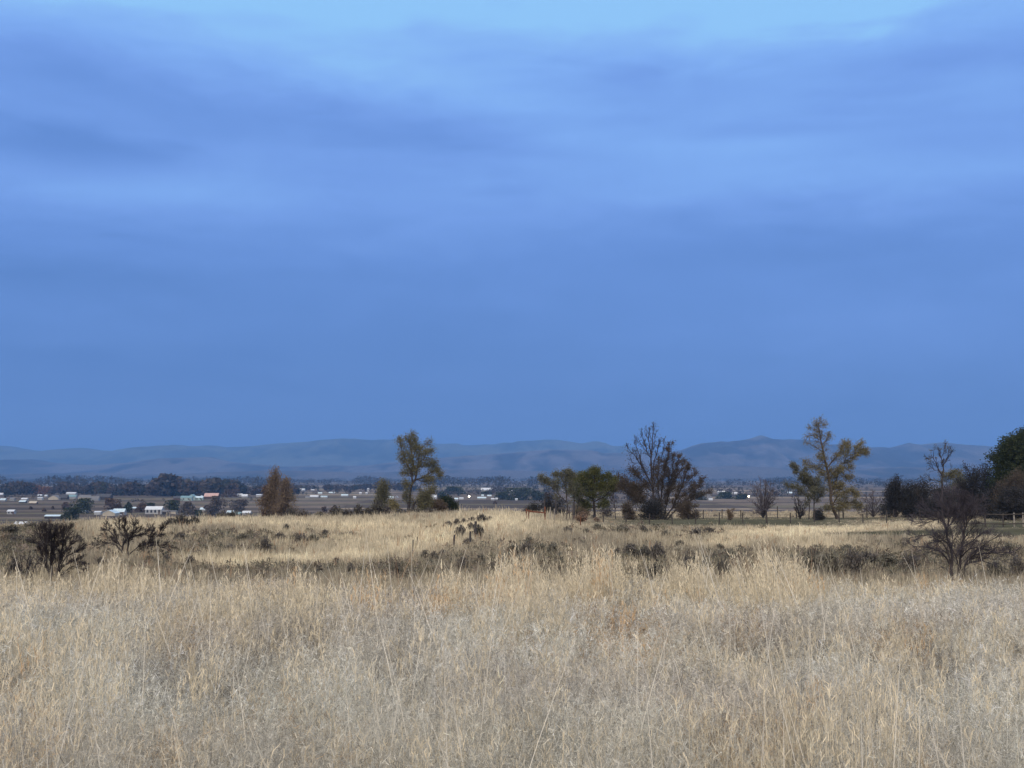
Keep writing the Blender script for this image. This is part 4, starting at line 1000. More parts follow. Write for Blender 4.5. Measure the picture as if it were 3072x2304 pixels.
traced(dict(name="bare_tree", label="tall bare tree rising from the middle of the dark stand", cat="tree", group=RG, seed=91, Y=150, crop=CB, base=(750, 1540), leaf=LEAF_OLIVE, bark=BARK_DARK, twig=TWIG_DARK,
  limbs=[([(750, 1560), (750, 1150), (752, 900), (768, 720), (735, 560), (690, 420)], .14, 12, 1.16), ([(768, 740), (830, 570), (860, 490), (890, 430)], .07, 10, 1.16), ([(745, 880), (660, 700), (590, 560), (510, 560)], .07, 10, 1.16), ([(740, 570), (790, 430), (800, 350)], .04, 8, 1.01),
         ([(730, 970), (600, 950), (510, 900)], .05, 9, 0.87), ([(765, 920), (850, 860), (930, 790), (1010, 830)], .05, 10, 1.16), ([(650, 690), (560, 660), (520, 620)], .03, 7, 0.87), ([(760, 1000), (830, 950), (880, 900)], .04, 8, 1.16), ([(700, 800), (600, 760), (550, 740)], .03, 7, 0.87),
         ([(690, 430), (640, 400), (600, 420)], .02, 5, 0.72)],
  nleaf=3, size=.18, spread=.22, leaflv=1, maxlv=3, minr=.012, ang=27, up=.10, leaf_filter=lambda u, v: .5 if v > 1412 and u > 2815 else .03))

# the three bare trees of the gully
CG = (2650, 1540, 5.242)
traced(dict(name="gully_tree", label="wide bare many-stemmed tree standing in the gully near the right edge", cat="tree", group="bare trees in the gully", seed=101, Y=46, crop=CG, base=(1180, 1050), leaf=LEAF_GREY, bark=BARK_DARK, twig=TWIG_DUSK, seg=.16, wob=.055, jit=.012, up=.03,
  limbs=[([(1110, 1060), (1065, 900), (1078, 780), (1080, 620), (1055, 500), (1012, 400), (1000, 280), (1020, 180), (1035, 60), (1050, -60)], .075, 23, 0.86), ([(1068, 860), (1040, 700), (960, 510), (900, 440), (840, 400)], .04, 11, 0.63),
         ([(1055, 830), (980, 690), (905, 605), (790, 560), (620, 565)], .035, 12, 0.63), ([(1060, 560), (960, 430), (850, 440), (740, 340), (520, 365), (420, 385)], .035, 15, 0.63), ([(1000, 300), (960, 150), (910, 85), (800, 110), (650, 150), (440, 110)], .032, 15, 0.68),
         ([(930, 90), (860, 60), (740, 0), (640, -60)], .028, 12, 0.75), ([(1215, 1060), (1210, 780), (1232, 600), (1262, 400), (1285, 250), (1270, 80), (1290, -60)], .06, 20, 0.81), ([(1170, 1060), (1180, 880), (1150, 700), (1080, 560)], .05, 9, 0.63),
         ([(1250, 1060), (1270, 860), (1330, 740), (1450, 650), (1750, 620), (2060, 600)], .045, 18, 0.63), ([(1235, 700), (1330, 580), (1450, 540), (1620, 570), (1790, 640)], .035, 14, 0.63), ([(1260, 500), (1400, 440), (1480, 370), (1560, 300), (1700, 270)], .03, 14, 0.63),
         ([(1290, 730), (1420, 620), (1560, 520), (1730, 400), (1930, 350)], .03, 14, 0.63), ([(1040, 230), (1080, 140), (1150, 50), (1240, -60)], .032, 15, 0.81), ([(1275, 250), (1340, 130), (1440, 20)], .028, 15, 0.81), ([(1240, 820), (1400, 760), (1560, 720), (1900, 740)], .028, 12, 0.56),
         ([(1280, 380), (1380, 260), (1420, 200)], .025, 11, 0.63), ([(1260, 780), (1500, 740), (1660, 780), (1780, 850)], .022, 9, 0.50), ([(1060, 940), (980, 860), (880, 850)], .02, 6, 0.50), ([(800, 570), (700, 620), (560, 680)], .018, 8, 0.50), ([(1040, 640), (860, 550), (600, 520), (400, 530)], .022, 11, 0.56),
         ([(1020, 20), (960, -100), (900, -200)], .022, 12, 0.75), ([(1045, 0), (1060, -150), (1080, -260)], .022, 12, 0.75), ([(1280, 0), (1230, -140), (1200, -260)], .022, 12, 0.75), ([(1420, 40), (1480, -60), (1500, -160)], .02, 11, 0.75), ([(1285, 120), (1350, 0), (1370, -130)], .022, 11, 0.75)],
  nleaf=0, maxlv=3, minr=.0038, cap=.013, ang=33))
CL = (0, 1540, 3.95)
traced(dict(name="gully_tree", label="upright black bare bush nearest the left edge of the gully", cat="tree", group="bare trees in the gully", seed=102, Y=46, crop=CL, base=(620, 800), leaf=LEAF_GREY, bark=BARK_DARK, twig=TWIG_DARK, seg=.15, wob=.055, jit=.012, up=.06,
  limbs=[([(620, 820), (610, 640), (600, 480), (610, 330), (600, 200)], 0.050, 21, 0.63), ([(600, 820), (560, 620), (540, 450), (500, 330), (470, 230)], 0.036, 19, 0.63), ([(650, 820), (690, 640), (720, 470), (760, 330), (800, 220)], 0.036, 19, 0.63), ([(650, 760), (760, 620), (860, 560), (980, 570)], 0.025, 16, 0.50),
         ([(660, 700), (780, 520), (880, 460), (950, 410)], 0.025, 16, 0.50), ([(680, 620), (790, 430), (880, 330)], 0.025, 16, 0.50), ([(620, 560), (680, 380), (700, 230)], 0.025, 16, 0.56), ([(570, 600), (480, 420), (420, 340)], 0.022, 13, 0.50), ([(660, 780), (800, 660), (900, 640), (960, 660)], 0.022, 14, 0.50),
         ([(600, 400), (560, 280), (540, 190)], 0.022, 13, 0.50), ([(590, 700), (520, 560), (480, 440)], 0.022, 13, 0.50), ([(640, 500), (640, 340), (660, 200)], 0.022, 13, 0.50), ([(700, 760), (760, 740), (850, 760)], 0.014, 9, 0.43)], nleaf=0, maxlv=3, minr=.0042, cap=.010, ang=30))
traced(dict(name="gully_tree", label="low wide black bare bush with gnarled flat limbs on the left bank", cat="tree", group="bare trees in the gully", seed=103, Y=60, crop=CL, base=(1500, 500), leaf=LEAF_GREY, bark=BARK_DARK, twig=TWIG_DARK, seg=.16, wob=.08, jit=.02, up=.05,
  limbs=[([(1470, 520), (1450, 400), (1490, 300), (1470, 200), (1480, 100)], 0.061, 18, 0.63), ([(1520, 520), (1520, 380), (1540, 300), (1620, 260), (1720, 240), (1780, 190)], 0.043, 18, 0.63), ([(1460, 420), (1400, 340), (1330, 250), (1260, 180)], 0.036, 16, 0.63), ([(1455, 430), (1330, 350), (1240, 350), (1120, 390)], 0.032, 16, 0.56),
         ([(1480, 300), (1430, 200), (1400, 110)], 0.029, 13, 0.56), ([(1545, 300), (1580, 200), (1600, 120)], 0.029, 13, 0.56), ([(1540, 470), (1650, 380), (1760, 350), (1880, 250), (1930, 170)], 0.036, 19, 0.63), ([(1560, 480), (1700, 430), (1820, 370), (2010, 410)], 0.032, 18, 0.63),
         ([(1450, 480), (1340, 460), (1210, 480)], 0.022, 13, 0.50), ([(1600, 490), (1720, 470), (1850, 440), (1950, 480)], 0.025, 13, 0.50), ([(1500, 310), (1560, 260), (1660, 180)], 0.025, 13, 0.50), ([(1400, 350), (1310, 320), (1240, 260)], 0.022, 10, 0.50), ([(1700, 400), (1780, 300), (1800, 220)], 0.022, 13, 0.50),
         ([(1740, 500), (1700, 440), (1690, 380)], 0.022, 9, 0.50)], nleaf=0, maxlv=3, minr=.0055, cap=.013, ang=34))
traced(dict(name="gully_shrub", label="small dark dead shrub left of the upright black bush", cat="shrub", seed=104, Y=44, crop=CL, base=(280, 820), leaf=LEAF_SAGEDK, bark=BARK_DARK, twig=TWIG_DARK, seg=.12, wob=.16, jit=.01, up=.08,
  limbs=[([(280, 820), (260, 680), (240, 540)], .03, 11, 0.35), ([(290, 820), (340, 650), (380, 540)], .03, 11, 0.35), ([(300, 800), (410, 640), (450, 560)], .025, 9, 0.31), ([(270, 800), (200, 620), (170, 560)], .025, 9, 0.31), ([(300, 780), (320, 600), (350, 480)], .025, 9, 0.31)], nleaf=2, size=.035, spread=.05, maxlv=2, minr=.006, ang=36))
# ------------------------------------------------------------------ single shrubs on the near plateau
def shrub_mesh(seed, n, kind):
    """unit shrub: radius .5, height 1; stems fanning from the root with small leaf tufts"""
    R = np.random.RandomState(seed)
    a = R.uniform(0, 2 * math.pi, n); t = R.uniform(0, 1, n) ** .6
    lump = 1 + .28 * np.sin(a * 3 + seed) + .18 * np.sin(a * 5 + seed * 2.1)
    r = .5 * t * lump * R.uniform(.75, 1.05, n)
    top = (1 - .45 * (r / .5) ** 2) * R.uniform(.55, 1.05, n) if kind == "dome" else R.uniform(.6, 1.05, n) * (1 - .1 * (r / .5))
    P0 = np.stack([r * .12 * np.cos(a), r * .12 * np.sin(a), np.zeros(n)], 1)
    P2 = np.stack([r * np.cos(a), r * np.sin(a), top], 1)
    P1 = P0 * .4 + P2 * .6; P1[:, 2] = top * .42
    sv, sf = tubes(np.concatenate([P0, P1]), np.concatenate([P1, P2]), np.full(2 * n, .010), np.full(2 * n, .006), 3)
    k = 7
    q = R.uniform(.3, 1.02, (n, k, 1))
    C = np.where(q < .5, P0[:, None] + (P1 - P0)[:, None] * q * 2, P1[:, None] + (P2 - P1)[:, None] * (q * 2 - 1))
    C = C.reshape(-1, 3) + R.normal(0, .025, (n * k, 3))
    m = n * k
    A = R.normal(0, .6, (m, 3)); A[:, 2] += 1; A /= np.linalg.norm(A, axis=1, keepdims=True)
    B = np.cross(A, R.normal(0, 1, (m, 3))); B /= np.linalg.norm(B, axis=1, keepdims=True)
    s = R.uniform(.035, .095, m)[:, None]
    V = np.stack([C - A * s, C + B * s * .45, C + A * s, C - B * s * .45], 1).reshape(-1, 3)
    return (sv, sf), (V, np.arange(m * 4).reshape(-1, 4))
SHR = {}
def shrub(u, vb, w, h, mat, label, kind="dome", cat="shrub", name="sagebrush", group="sagebrush on the slopes", Y=None, key=None):
    if Y is None: x, y, z = hit(u, vb, 26, 260)
    else: x, y, z = on_ground(u, Y)
    seed = (int(u) * 7 + int(vb)) % 4
    k = (seed, kind, mat.name)
    if k not in SHR:
        (sv, sf), (lv, lf) = shrub_mesh(seed * 13 + 5, 120, kind)
        stem = mesh_quads("stem", sv, sf, [BARK_DARK]); fol = mesh_quads("foliage", lv, lf, [mat])
        SHR[k] = (stem, fol)
    o = empty(name, (x, y, z - .03), label, cat, group)
    W = 1.15 * w / FPX * y; Hh = 1.25 * h / FPX * y
    SPOTS.append((x, y, W)); o.scale = (W, W, Hh); o.rotation_euler = (0, 0, (u * 1.7) % 6.28)
    link("stem", SHR[k][0], o); link("foliage", SHR[k][1], o)
    return o
S1, S2, S3 = LEAF_SAGE, LEAF_SAGEDK, LEAF_BRUSH
for a in [
 # the cluster climbing the pale mound
 (1345, 1584, 28, 19, S2, "leftmost small dark sagebrush on the pale mound"), (1371, 1576, 24, 18, S2, "dark sagebrush second from the left along the top of the mound"),
 (1391, 1572, 19, 16, S2, "small dark sagebrush nestled right of its twin on the mound top"), (1416, 1568, 26, 16, S2, "grey-brown sagebrush on the upper mound below the skyline clump"),
 (1444, 1566, 34, 22, S2, "widest dark sagebrush at the very top of the mound"), (1470, 1562, 24, 12, S2, "thin low sagebrush at the right end of the mound top row"),
 (1414, 1590, 28, 20, S2, "round sagebrush in the middle of the mound cluster"), (1382, 1609, 34, 30, S2, "squarish sagebrush left of the old dark posts"),
 (1436, 1612, 34, 34, S3, "tall blackish sagebrush growing round the right old post"), (1323, 1615, 20, 11, S2, "tiny flat brown shrub in the bright straw left of the posts"),
 (1405, 1640, 34, 24, S2, "grey shrub low on the mound just under the old posts"),
 # the dark row right of centre
 (1822, 1694, 36, 44, S3, "narrow blackish shrub at the left end of the dark central row"), (1852, 1672, 24, 26, S2, "small brown shrub behind the left end of the dark central row"),
 (1888, 1672, 48, 36, S2, "broad grey-green shrub second in the dark central row"), (1936, 1675, 40, 30, S3, "dark shrub third in the dark central row"),
 (1974, 1684, 50, 48, S2, "largest domed grey shrub at the right end of the dark central row"), (1962, 1738, 50, 40, S3, "blue-grey shrub below the largest domed shrub behind tall straw"),
 (2062, 1748, 38, 76, S2, "tall brown shrub seen through straw right of the dark central row"), (2170, 1748, 44, 62, S3, "dark green-black shrub behind the slanting white stalks"),
 (2112, 1702, 34, 24, S1, "small olive shrub above the tall brown one"), (2190, 1672, 34, 22, S1, "pale weedy shrub above the slanting white stalks"),
 # the olive row left of it
 (1542, 1668, 46, 32, S1, "leftmost olive sagebrush in the row under the gate brace"), (1580, 1666, 44, 34, S2, "dark olive sagebrush second in the row under the gate brace"),
 (1620, 1662, 46, 30, S1, "olive sagebrush third in the row under the gate brace"), (1658, 1664, 42, 32, S1, "rightmost olive sagebrush in the row under the gate brace"),
 (1588, 1634, 34, 22, S1, "small grey sagebrush on the slope above the olive row"), (1702, 1606, 34, 24, S2, "grey-green sagebrush in the pale grass below the green tree"),
 (1758, 1604, 28, 18, S1, "small sagebrush right of the grey-green one below the green tree"), (1792, 1590, 26, 18, S1, "little dark sagebrush just below the turf strip's left end"),
 (1868, 1604, 46, 26, S1, "wide olive sagebrush under the tall bare tree"), (1930, 1598, 34, 20, S2, "rust-grey shrub under the rust-brown tree"), (1998, 1612, 34, 20, S1, "olive shrub on the slope left of the brown scrub"),
 (2090, 1612, 46, 26, S2, "brown scrubby shrub below the wire fence's middle"), (2128, 1606, 40, 22, S2, "darker shrub touching the right of the brown scrubby shrub"), (2040, 1640, 30, 18, S1, "little grey shrub in straw above the tall brown one"),
 (2158, 1650, 26, 18, S1, "lone small shrub at the left edge of the bright straw bank"),
 # the bank under the straw track
 (1275, 1684, 30, 30, S3, "blackish shrub at the bend of the straw track"), (1302, 1682, 26, 26, S2, "dark shrub just right of the one at the track bend"), (1330, 1668, 26, 18, S2, "grey shrub a step above the track bend"),
 (1052, 1732, 24, 38, S2, "upright brown shrub under the middle of the straw track"), (1190, 1738, 28, 44, S3, "dark upright shrub under the right of the straw track"), (1010, 1692, 30, 18, S2, "small grey shrub touching the lower edge of the straw track"),
 (1245, 1722, 30, 28, S2, "brown shrub between the two dark shrubs under the track"), (960, 1722, 30, 26, S2, "grey shrub left of the upright brown shrub under the track"), (880, 1728, 34, 26, S3, "dark low shrub on the bank under the track's left half"),
 (1390, 1706, 40, 30, S2, "broad brown shrub on the dark bank right of the track bend"), (1440, 1690, 34, 26, S3, "dark shrub on the bank below the old posts"), (1480, 1720, 36, 28, S2, "brown shrub on the lower dark bank below the mound"),
 # left side
 (541, 1578, 60, 28, S3, "wide dark shrub on the skyline left of the poplars"), (583, 1576, 34, 24, S3, "smaller dark shrub against the right of the wide skyline shrub"), (510, 1574, 34, 18, S2, "low grey shrub at the left of the wide skyline shrub"),
 (540, 1620, 38, 20, S2, "dark scraggly shrub on the slope below the wide skyline shrub"), (571, 1694, 30, 24, S2, "grey shrub at the left start of the straw track"), (452, 1690, 34, 22, S3, "dark shrub behind the golden clump left of the track"),
 (500, 1686, 30, 20, S2, "grey shrub between the golden clump and the straw track"), (859, 1592, 22, 18, S3, "small black shrub below the poplars on the pale crest"), (796, 1662, 34, 44, S2, "tall mottled shrub on the left slope below the poplars"),
 (905, 1632, 44, 28, S2, "blue-grey shrub in the middle of the left slope"), (940, 1626, 34, 22, S1, "grey shrub right of the blue-grey one on the left slope"), (840, 1618, 40, 18, S2, "low dark shrub above the mottled one on the left slope"),
 (730, 1622, 44, 20, S1, "olive shrub at the left of the left slope"), (690, 1652, 36, 18, S2, "low olive shrub near the straw track's left end"), (976, 1606, 24, 16, S2, "faint shrub near the top of the left slope"),
 (30, 1602, 60, 22, S3, "dark olive shrub on the bank at the far left"), (95, 1592, 60, 18, S3, "flat dark shrub above the upright black bush"), (60, 1640, 70, 30, S2, "wide olive shrub on the dark left bank"), (20, 1668, 60, 28, S1, "grey-green shrub low on the left bank at the frame edge"),
 (130, 1650, 44, 24, S2, "olive shrub behind the upright black bush"), (40, 1728, 40, 44, S2, "brown shrub left of the small dead shrub"), (235, 1628, 34, 20, S2, "small shrub between the two black bushes"), (300, 1700, 36, 26, S2, "grey shrub below the low wide black bush"),
 # right side
 (2440, 1740, 60, 80, S1, "tall dark green brush mass behind the golden stalks on the right"), (2492, 1738, 60, 76, S1, "olive brush right of the tall dark brush mass"), (2560, 1730, 60, 70, S2, "dark weedy brush in the middle of the right gully"),
 (2600, 1696, 70, 36, S2, "low dark shrub on the far side of the right gully"), (2660, 1700, 60, 36, S1, "grey shrub left of the wide bare tree"), (2730, 1720, 60, 50, S2, "dark shrub close to the left of the wide bare tree"),
 (2540, 1654, 44, 20, S1, "small shrub under the turf wedge's left end"), (2990, 1736, 60, 50, S1, "dark green brush right of the wide bare tree"), (3052, 1726, 50, 50, S2, "dark brush mass cut by the right edge"), (3030, 1660, 50, 30, S1, "grey-green shrub on the bank at the right edge"),
 (2320, 1745, 44, 56, S3, "dark olive shrub behind the leaning golden stalks")]:
    shrub(*a)
shrub(1745, 1566, 44, 26, LEAF_PINK, "pinkish tan tumbleweed mound under the thin two-stemmed tree", cat="tumbleweed", name="tumbleweed", group="tumbleweeds", Y=112)
shrub(1790, 1562, 20, 14, LEAF_PINK, "small pinkish tuft right of the tumbleweed mound", cat="tumbleweed", name="tumbleweed", group="tumbleweeds", Y=113)
# the row of brush on the lip beyond the crest
ROW = "brush along the lip of the plateau"
for i, (u, vb, w, h, m) in enumerate([(622, 1560, 40, 22, S2), (664, 1562, 48, 26, S3), (700, 1562, 50, 28, S3), (742, 1560, 44, 20, S2), (868, 1562, 40, 26, S3), (905, 1556, 50, 20, S2), (1010, 1556, 56, 24, S3), (1040, 1554, 44, 20, S2), (1075, 1552, 44, 30, S3), (1105, 1554, 50, 22, S3), (1136, 1556, 54, 40, S3), (1160, 1557, 44, 26, S2),
     (1200, 1552, 44, 16, S2), (1240, 1552, 50, 16, S3), (1290, 1552, 50, 16, S2), (1350, 1554, 44, 12, S2), (1420, 1550, 34, 12, S2), (960, 1556, 40, 14, S1)]):
    order = ["under the left of the poplars", "second left of the poplars", "just left of the poplars", "left foot of the poplar pair", "right foot of the poplar pair", "first right of the poplars", "third right of the poplars", "fourth right of the poplars", "fifth right of the poplars, tall and dark",
             "left of the biggest lip bush", "biggest and darkest, under the small grey-green cottonwood", "right of the biggest lip bush", "between the two cottonwoods", "at the foot of the lone cottonwood", "left of the rounded dark bush", "under the rounded dark bush", "faint, right of the rounded dark bush", "second right of the poplars, pale"]
    shrub(u, vb, w, h + 8, m, "dusky brush on the plateau lip, " + order[i], name="bush", cat="bush", group=ROW, Y=150)

build_meadow()

# ------------------------------------------------------------------ fences, posts, gate brace
WOOD = plain("weathered_wood", (.06, .052, .046), .9, .35, 5)
WOOD_PALE = plain("pale_weathered_wood", (.28, .25, .21), .9, .3, 5)
WOOD_RED = plain("rusty_brown_wood", (.15, .062, .035), .85, .3, 5)
STEEL = plain("fence_wire_steel", (.10, .10, .10), .5, .2, 4, .8)
T_POST = plain("dark_steel_post", (.05, .045, .045), .7, .3, 5)

def post_at(parent, u, Y, h, r, mat, base, lean=0.0):
    x, y, z = on_ground(u, Y)
    mb = MB(); p = np.array([x, y, z - .15]) - base; q = np.array([x + lean, y, z + h]) - base
    mb.bar(p, q, r, r * .92, 6)
    mb.obj("post", mat, parent)
    return np.array([x, y, z])
def fence(name, label, us, Ys, hs, mat, wires, rad=.05):
    x0, y0, z0 = on_ground(us[0], Ys[0]); b = np.array([x0, y0, z0])
    o = empty(name, (x0, y0, z0), label, "fence")
    P = []
    for i, (u, Y, h) in enumerate(zip(us, Ys, hs)):
        P.append(post_at(o, u, Y, h, rad * (1.5 if i in (8,) else 1), mat, b, lean=(((i * 37) % 7) - 3) * .012))
    for hz in wires:
        mb = MB()
        for a, c in zip(P[:-1], P[1:]):
            mb.bar(a - b + [0, 0, hz], (a + c) / 2 - b + [0, 0, hz - .02], .006, k=4); mb.bar((a + c) / 2 - b + [0, 0, hz - .02], c - b + [0, 0, hz], .006, k=4)
        mb.obj("wire", STEEL, o)
    return o
us = [1741, 1810, 1878, 1948, 2017, 2087, 2158, 2229, 2300, 2371, 2443, 2518, 2589, 2660, 2738, 2816, 2900]
fence("wire_fence", "long wire fence of thin dark posts along the near side of the turf strip", us, [112 + 8 * math.sin(i * .2) for i in range(len(us))], [.95, 1.0, 1.05, 1.1, 1.3, 1.15, 1.2, 1.15, 1.3, 1.1, .9, 1.25, .9, 1.25, .9, 1.2, 1.1], WOOD, [.35, .62, .90], .065)
us = [1998, 2054, 2110, 2166, 2223, 2333, 2389, 2457, 2530, 2601, 2680, 2760, 2850]
fence("wire_fence", "farther wire fence of thin posts crossing the pale grass behind the turf strip", us, [158 + (i % 3) for i in range(len(us))], [1.1, 1.2, 1.25, 1.3, 1.2, 1.65, 1.2, 1.1, 1.2, 1.9, 1.2, 1.2, 1.2], WOOD, [.4, .8, 1.05], .07)
# rail fence at the right
x0, y0, z0 = on_ground(2900, 104); b = np.array([x0, y0, z0])
o = empty("rail_fence", (x0, y0, z0), "dark two-rail wooden fence ending at a pale post by the right edge", "fence")
PP = []
for i, (u, m) in enumerate([(2900, WOOD), (2956, WOOD), (3010, WOOD), (3043, WOOD_PALE), (3070, WOOD_PALE), (3140, WOOD)]):
    PP.append(post_at(o, u, 104, 1.25, .07, m, b))
for hz in (1.12, .28):
    for p, q in zip(PP[:-1], PP[1:]):
        mb = MB(); mb.bar(p - b + [0, -.06, hz], q - b + [0, -.06, hz + .01], .055, k=6); mb.obj("rail", WOOD, o)
# rusty brown brace
x0, y0, z0 = on_ground(1580, 100); b = np.array([x0, y0, z0])
o = empty("gate_brace", (x0, y0, z0), "rusty brown fence brace of three posts and a crossbar in the pale grass", "fence brace")
q0 = post_at(o, 1579, 101, 1.02, .055, WOOD_RED, b); q1 = post_at(o, 1586, 99, 1.02, .055, WOOD_RED, b); q2 = post_at(o, 1635, 100, 1.32, .08, WOOD_RED, b)
mb = MB(); mb.bar(q0 - b + [0, 0, .86], q2 - b + [0, 0, .80], .05, k=6); mb.obj("crossbar", WOOD_RED, o)
mb = MB(); mb.bar(q1 - b + [0, -.02, .84], q2 - b + [0, -.05, .76], .03, k=6); mb.obj("crossbar", WOOD_RED, o)
for a in [(1633, 118, 2.0, .10, T_POST, "short black stub post just above the right end of the rusty brace"), (1650, 104, 1.35, .06, WOOD_PALE, "pale weathered post first right of the rusty brace"), (1662, 104, 1.3, .05, WOOD_PALE, "pale weathered post second right of the rusty brace"),
          (1667, 118, 2.1, .11, T_POST, "tall black post left of the dark plank"), (1700, 108, 1.5, .05, WOOD, "thin dark post right of the dark plank"), (1708, 110, 1.4, .05, WOOD, "thin dark post beside the trunk of the thin open tree"),
          (1721, 116, 1.9, .14, T_POST, "thick black leaning stump post left of the tumbleweed mound"), (1741, 100, .75, .05, WOOD_RED, "short rusty post standing before the tumbleweed mound")]:
    x, y, z = on_ground(a[0], a[1]); mb = MB(); mb.bar((0, 0, -.15), (.03, 0, a[2]), a[3], a[3] * .85, 7)
    tag(mb.obj("fence_post", a[4], None, (x, y, z)), a[5], "post", "posts of the old corral")
x, y, z = on_ground(1674, 112)
o = empty("loading_board", (x, y, z), "dark wide plank held between two thin legs among the corral posts", "board")
mb = MB(); mb.box(0, .62, -.03, .03, 1.05, 1.28); mb.obj("plank", T_POST, o)
for dx in (.02, .56):
    mb = MB(); mb.bar((dx, .06, -.1), (dx, .06, 1.2), .035, k=6); mb.obj("leg", WOOD, o)
for u, Y, h, r, lab in [(1361, 68, .78, .055, "short black old post standing alone in the straw"), (1409, 67, .95, .065, "middle dark old post on the slope of the mound"), (1425, 72, 1.15, .09, "thick dark old post beside the tall blackish sagebrush"),
                        (1250, 70, .7, .03, "thin dark stake leaning in the bright straw"), (1237, 62, .9, .03, "slender dark stake lowest in the bright straw left of the posts")]:
    x, y, z = on_ground(u, Y); mb = MB(); mb.bar((0, 0, -.15), (.04, 0, h), r, r * .9, 7)
    tag(mb.obj("fence_post", T_POST, None, (x, y, z)), lab, "post", "old posts on the mound")

# ------------------------------------------------------------------ valley buildings
WHITE_W = plain("white_wall", (.36, .37, .38), .6, .08, .5)
WHITE_R = plain("white_metal_roof", (.56, .59, .62), .35, .06, .4, .0, .5)
BLUE_R = plain("pale_blue_roof", (.50, .62, .68), .4, .08, .4, .0, .5)
GREY_R = plain("grey_roof", (.16, .16, .165), .8, .15, .5)
TAN_W = plain("tan_wall", (.42, .38, .31), .8, .12, .5)
GREY_W = plain("grey_wall", (.28, .29, .30), .8, .12, .5)
DARK_W = plain("dark_wall", (.045, .04, .042), .8, .2, .5)
BROWN_W = plain("brown_wall", (.09, .055, .045), .8, .2, .5)
GREEN_W = plain("pale_green_wall", (.34, .43, .40), .8, .12, .5)
PINK_R = plain("pinkish_roof", (.50, .33, .29), .7, .1, .5)
DARK_R = plain("dark_roof", (.06, .06, .066), .8, .2, .5)
TEAL_R = plain("teal_roof", (.16, .27, .30), .6, .1, .5)
GLASS = plain("dark_window", (.03, .035, .045), .2, .1, .5, .0, .6)
def valley_at(u, v, lo=300.0):
    Y = np.exp(np.linspace(math.log(9500), math.log(lo), 3000))
    dx = (u - 1536.0) / FPX
    X = dx * Y; g = ground_z(X, Y); uu, vv = project(X, Y, g)
    k = int(np.argmin(np.abs(vv - v))); return float(X[k]), float(Y[k]), float(g[k])
HG = "farm buildings scattered over the valley"
def house(u0, u1, vt, vb, wall, roof, label, cat="house", axis='x', wins=0, rh=.45, depth=None, arch=False, name=None, door=False, lo=300.0):
    u = (u0 + u1) / 2
    x, y, z = valley_at(u, vb, lo)
    W = (u1 - u0) / FPX * y; H = max((vb - vt) / FPX * y, 2.6)
    D = depth or min(max(W * .6, 6), 16)
    if axis == 'y' and W > 3: D = depth or W * 1.2
    o = empty(name or ("farm_shed" if cat == "shed" else "barn" if cat == "barn" else "farmhouse"), (x, y + D / 2, z), label, cat, HG)
    we = H * (1 - rh)
    mb = MB(); mb.box(-W / 2 + .3, W / 2 - .3, -D / 2 + .3, D / 2 - .3, -1.0, we)
    mb.gable(-W / 2 + .3, W / 2 - .3, -D / 2 + .3, D / 2 - .3, we, H - .12, axis); mb.obj("wall", wall, o)
    mb = MB(); mb.gable(-W / 2, W / 2, -D / 2, D / 2, we - .05, H, axis, t=.22); mb.obj("roof", roof, o)
    for i in range(wins):
        cx = -W / 2 + W * (i + .7) / (wins + .4); ww = min(1.6, W / (wins * 2.2)); hh = min(1.8, we * .5)
        mb = MB(); mb.box(cx - ww / 2, cx + ww / 2, -D / 2 + .2, -D / 2 + .32, we * .32, we * .32 + hh)
        if arch: mb.gable(cx - ww / 2, cx + ww / 2, -D / 2 + .2, -D / 2 + .32, we * .32 + hh, we * .32 + hh + ww * .5, 'y')
        mb.obj("window", GLASS, o)
    if door:
        mb = MB(); mb.box(W * .30, W * .30 + 1.1, -D / 2 + .18, -D / 2 + .31, 0, 2.2); mb.obj("door", BROWN_W, o)
    return o
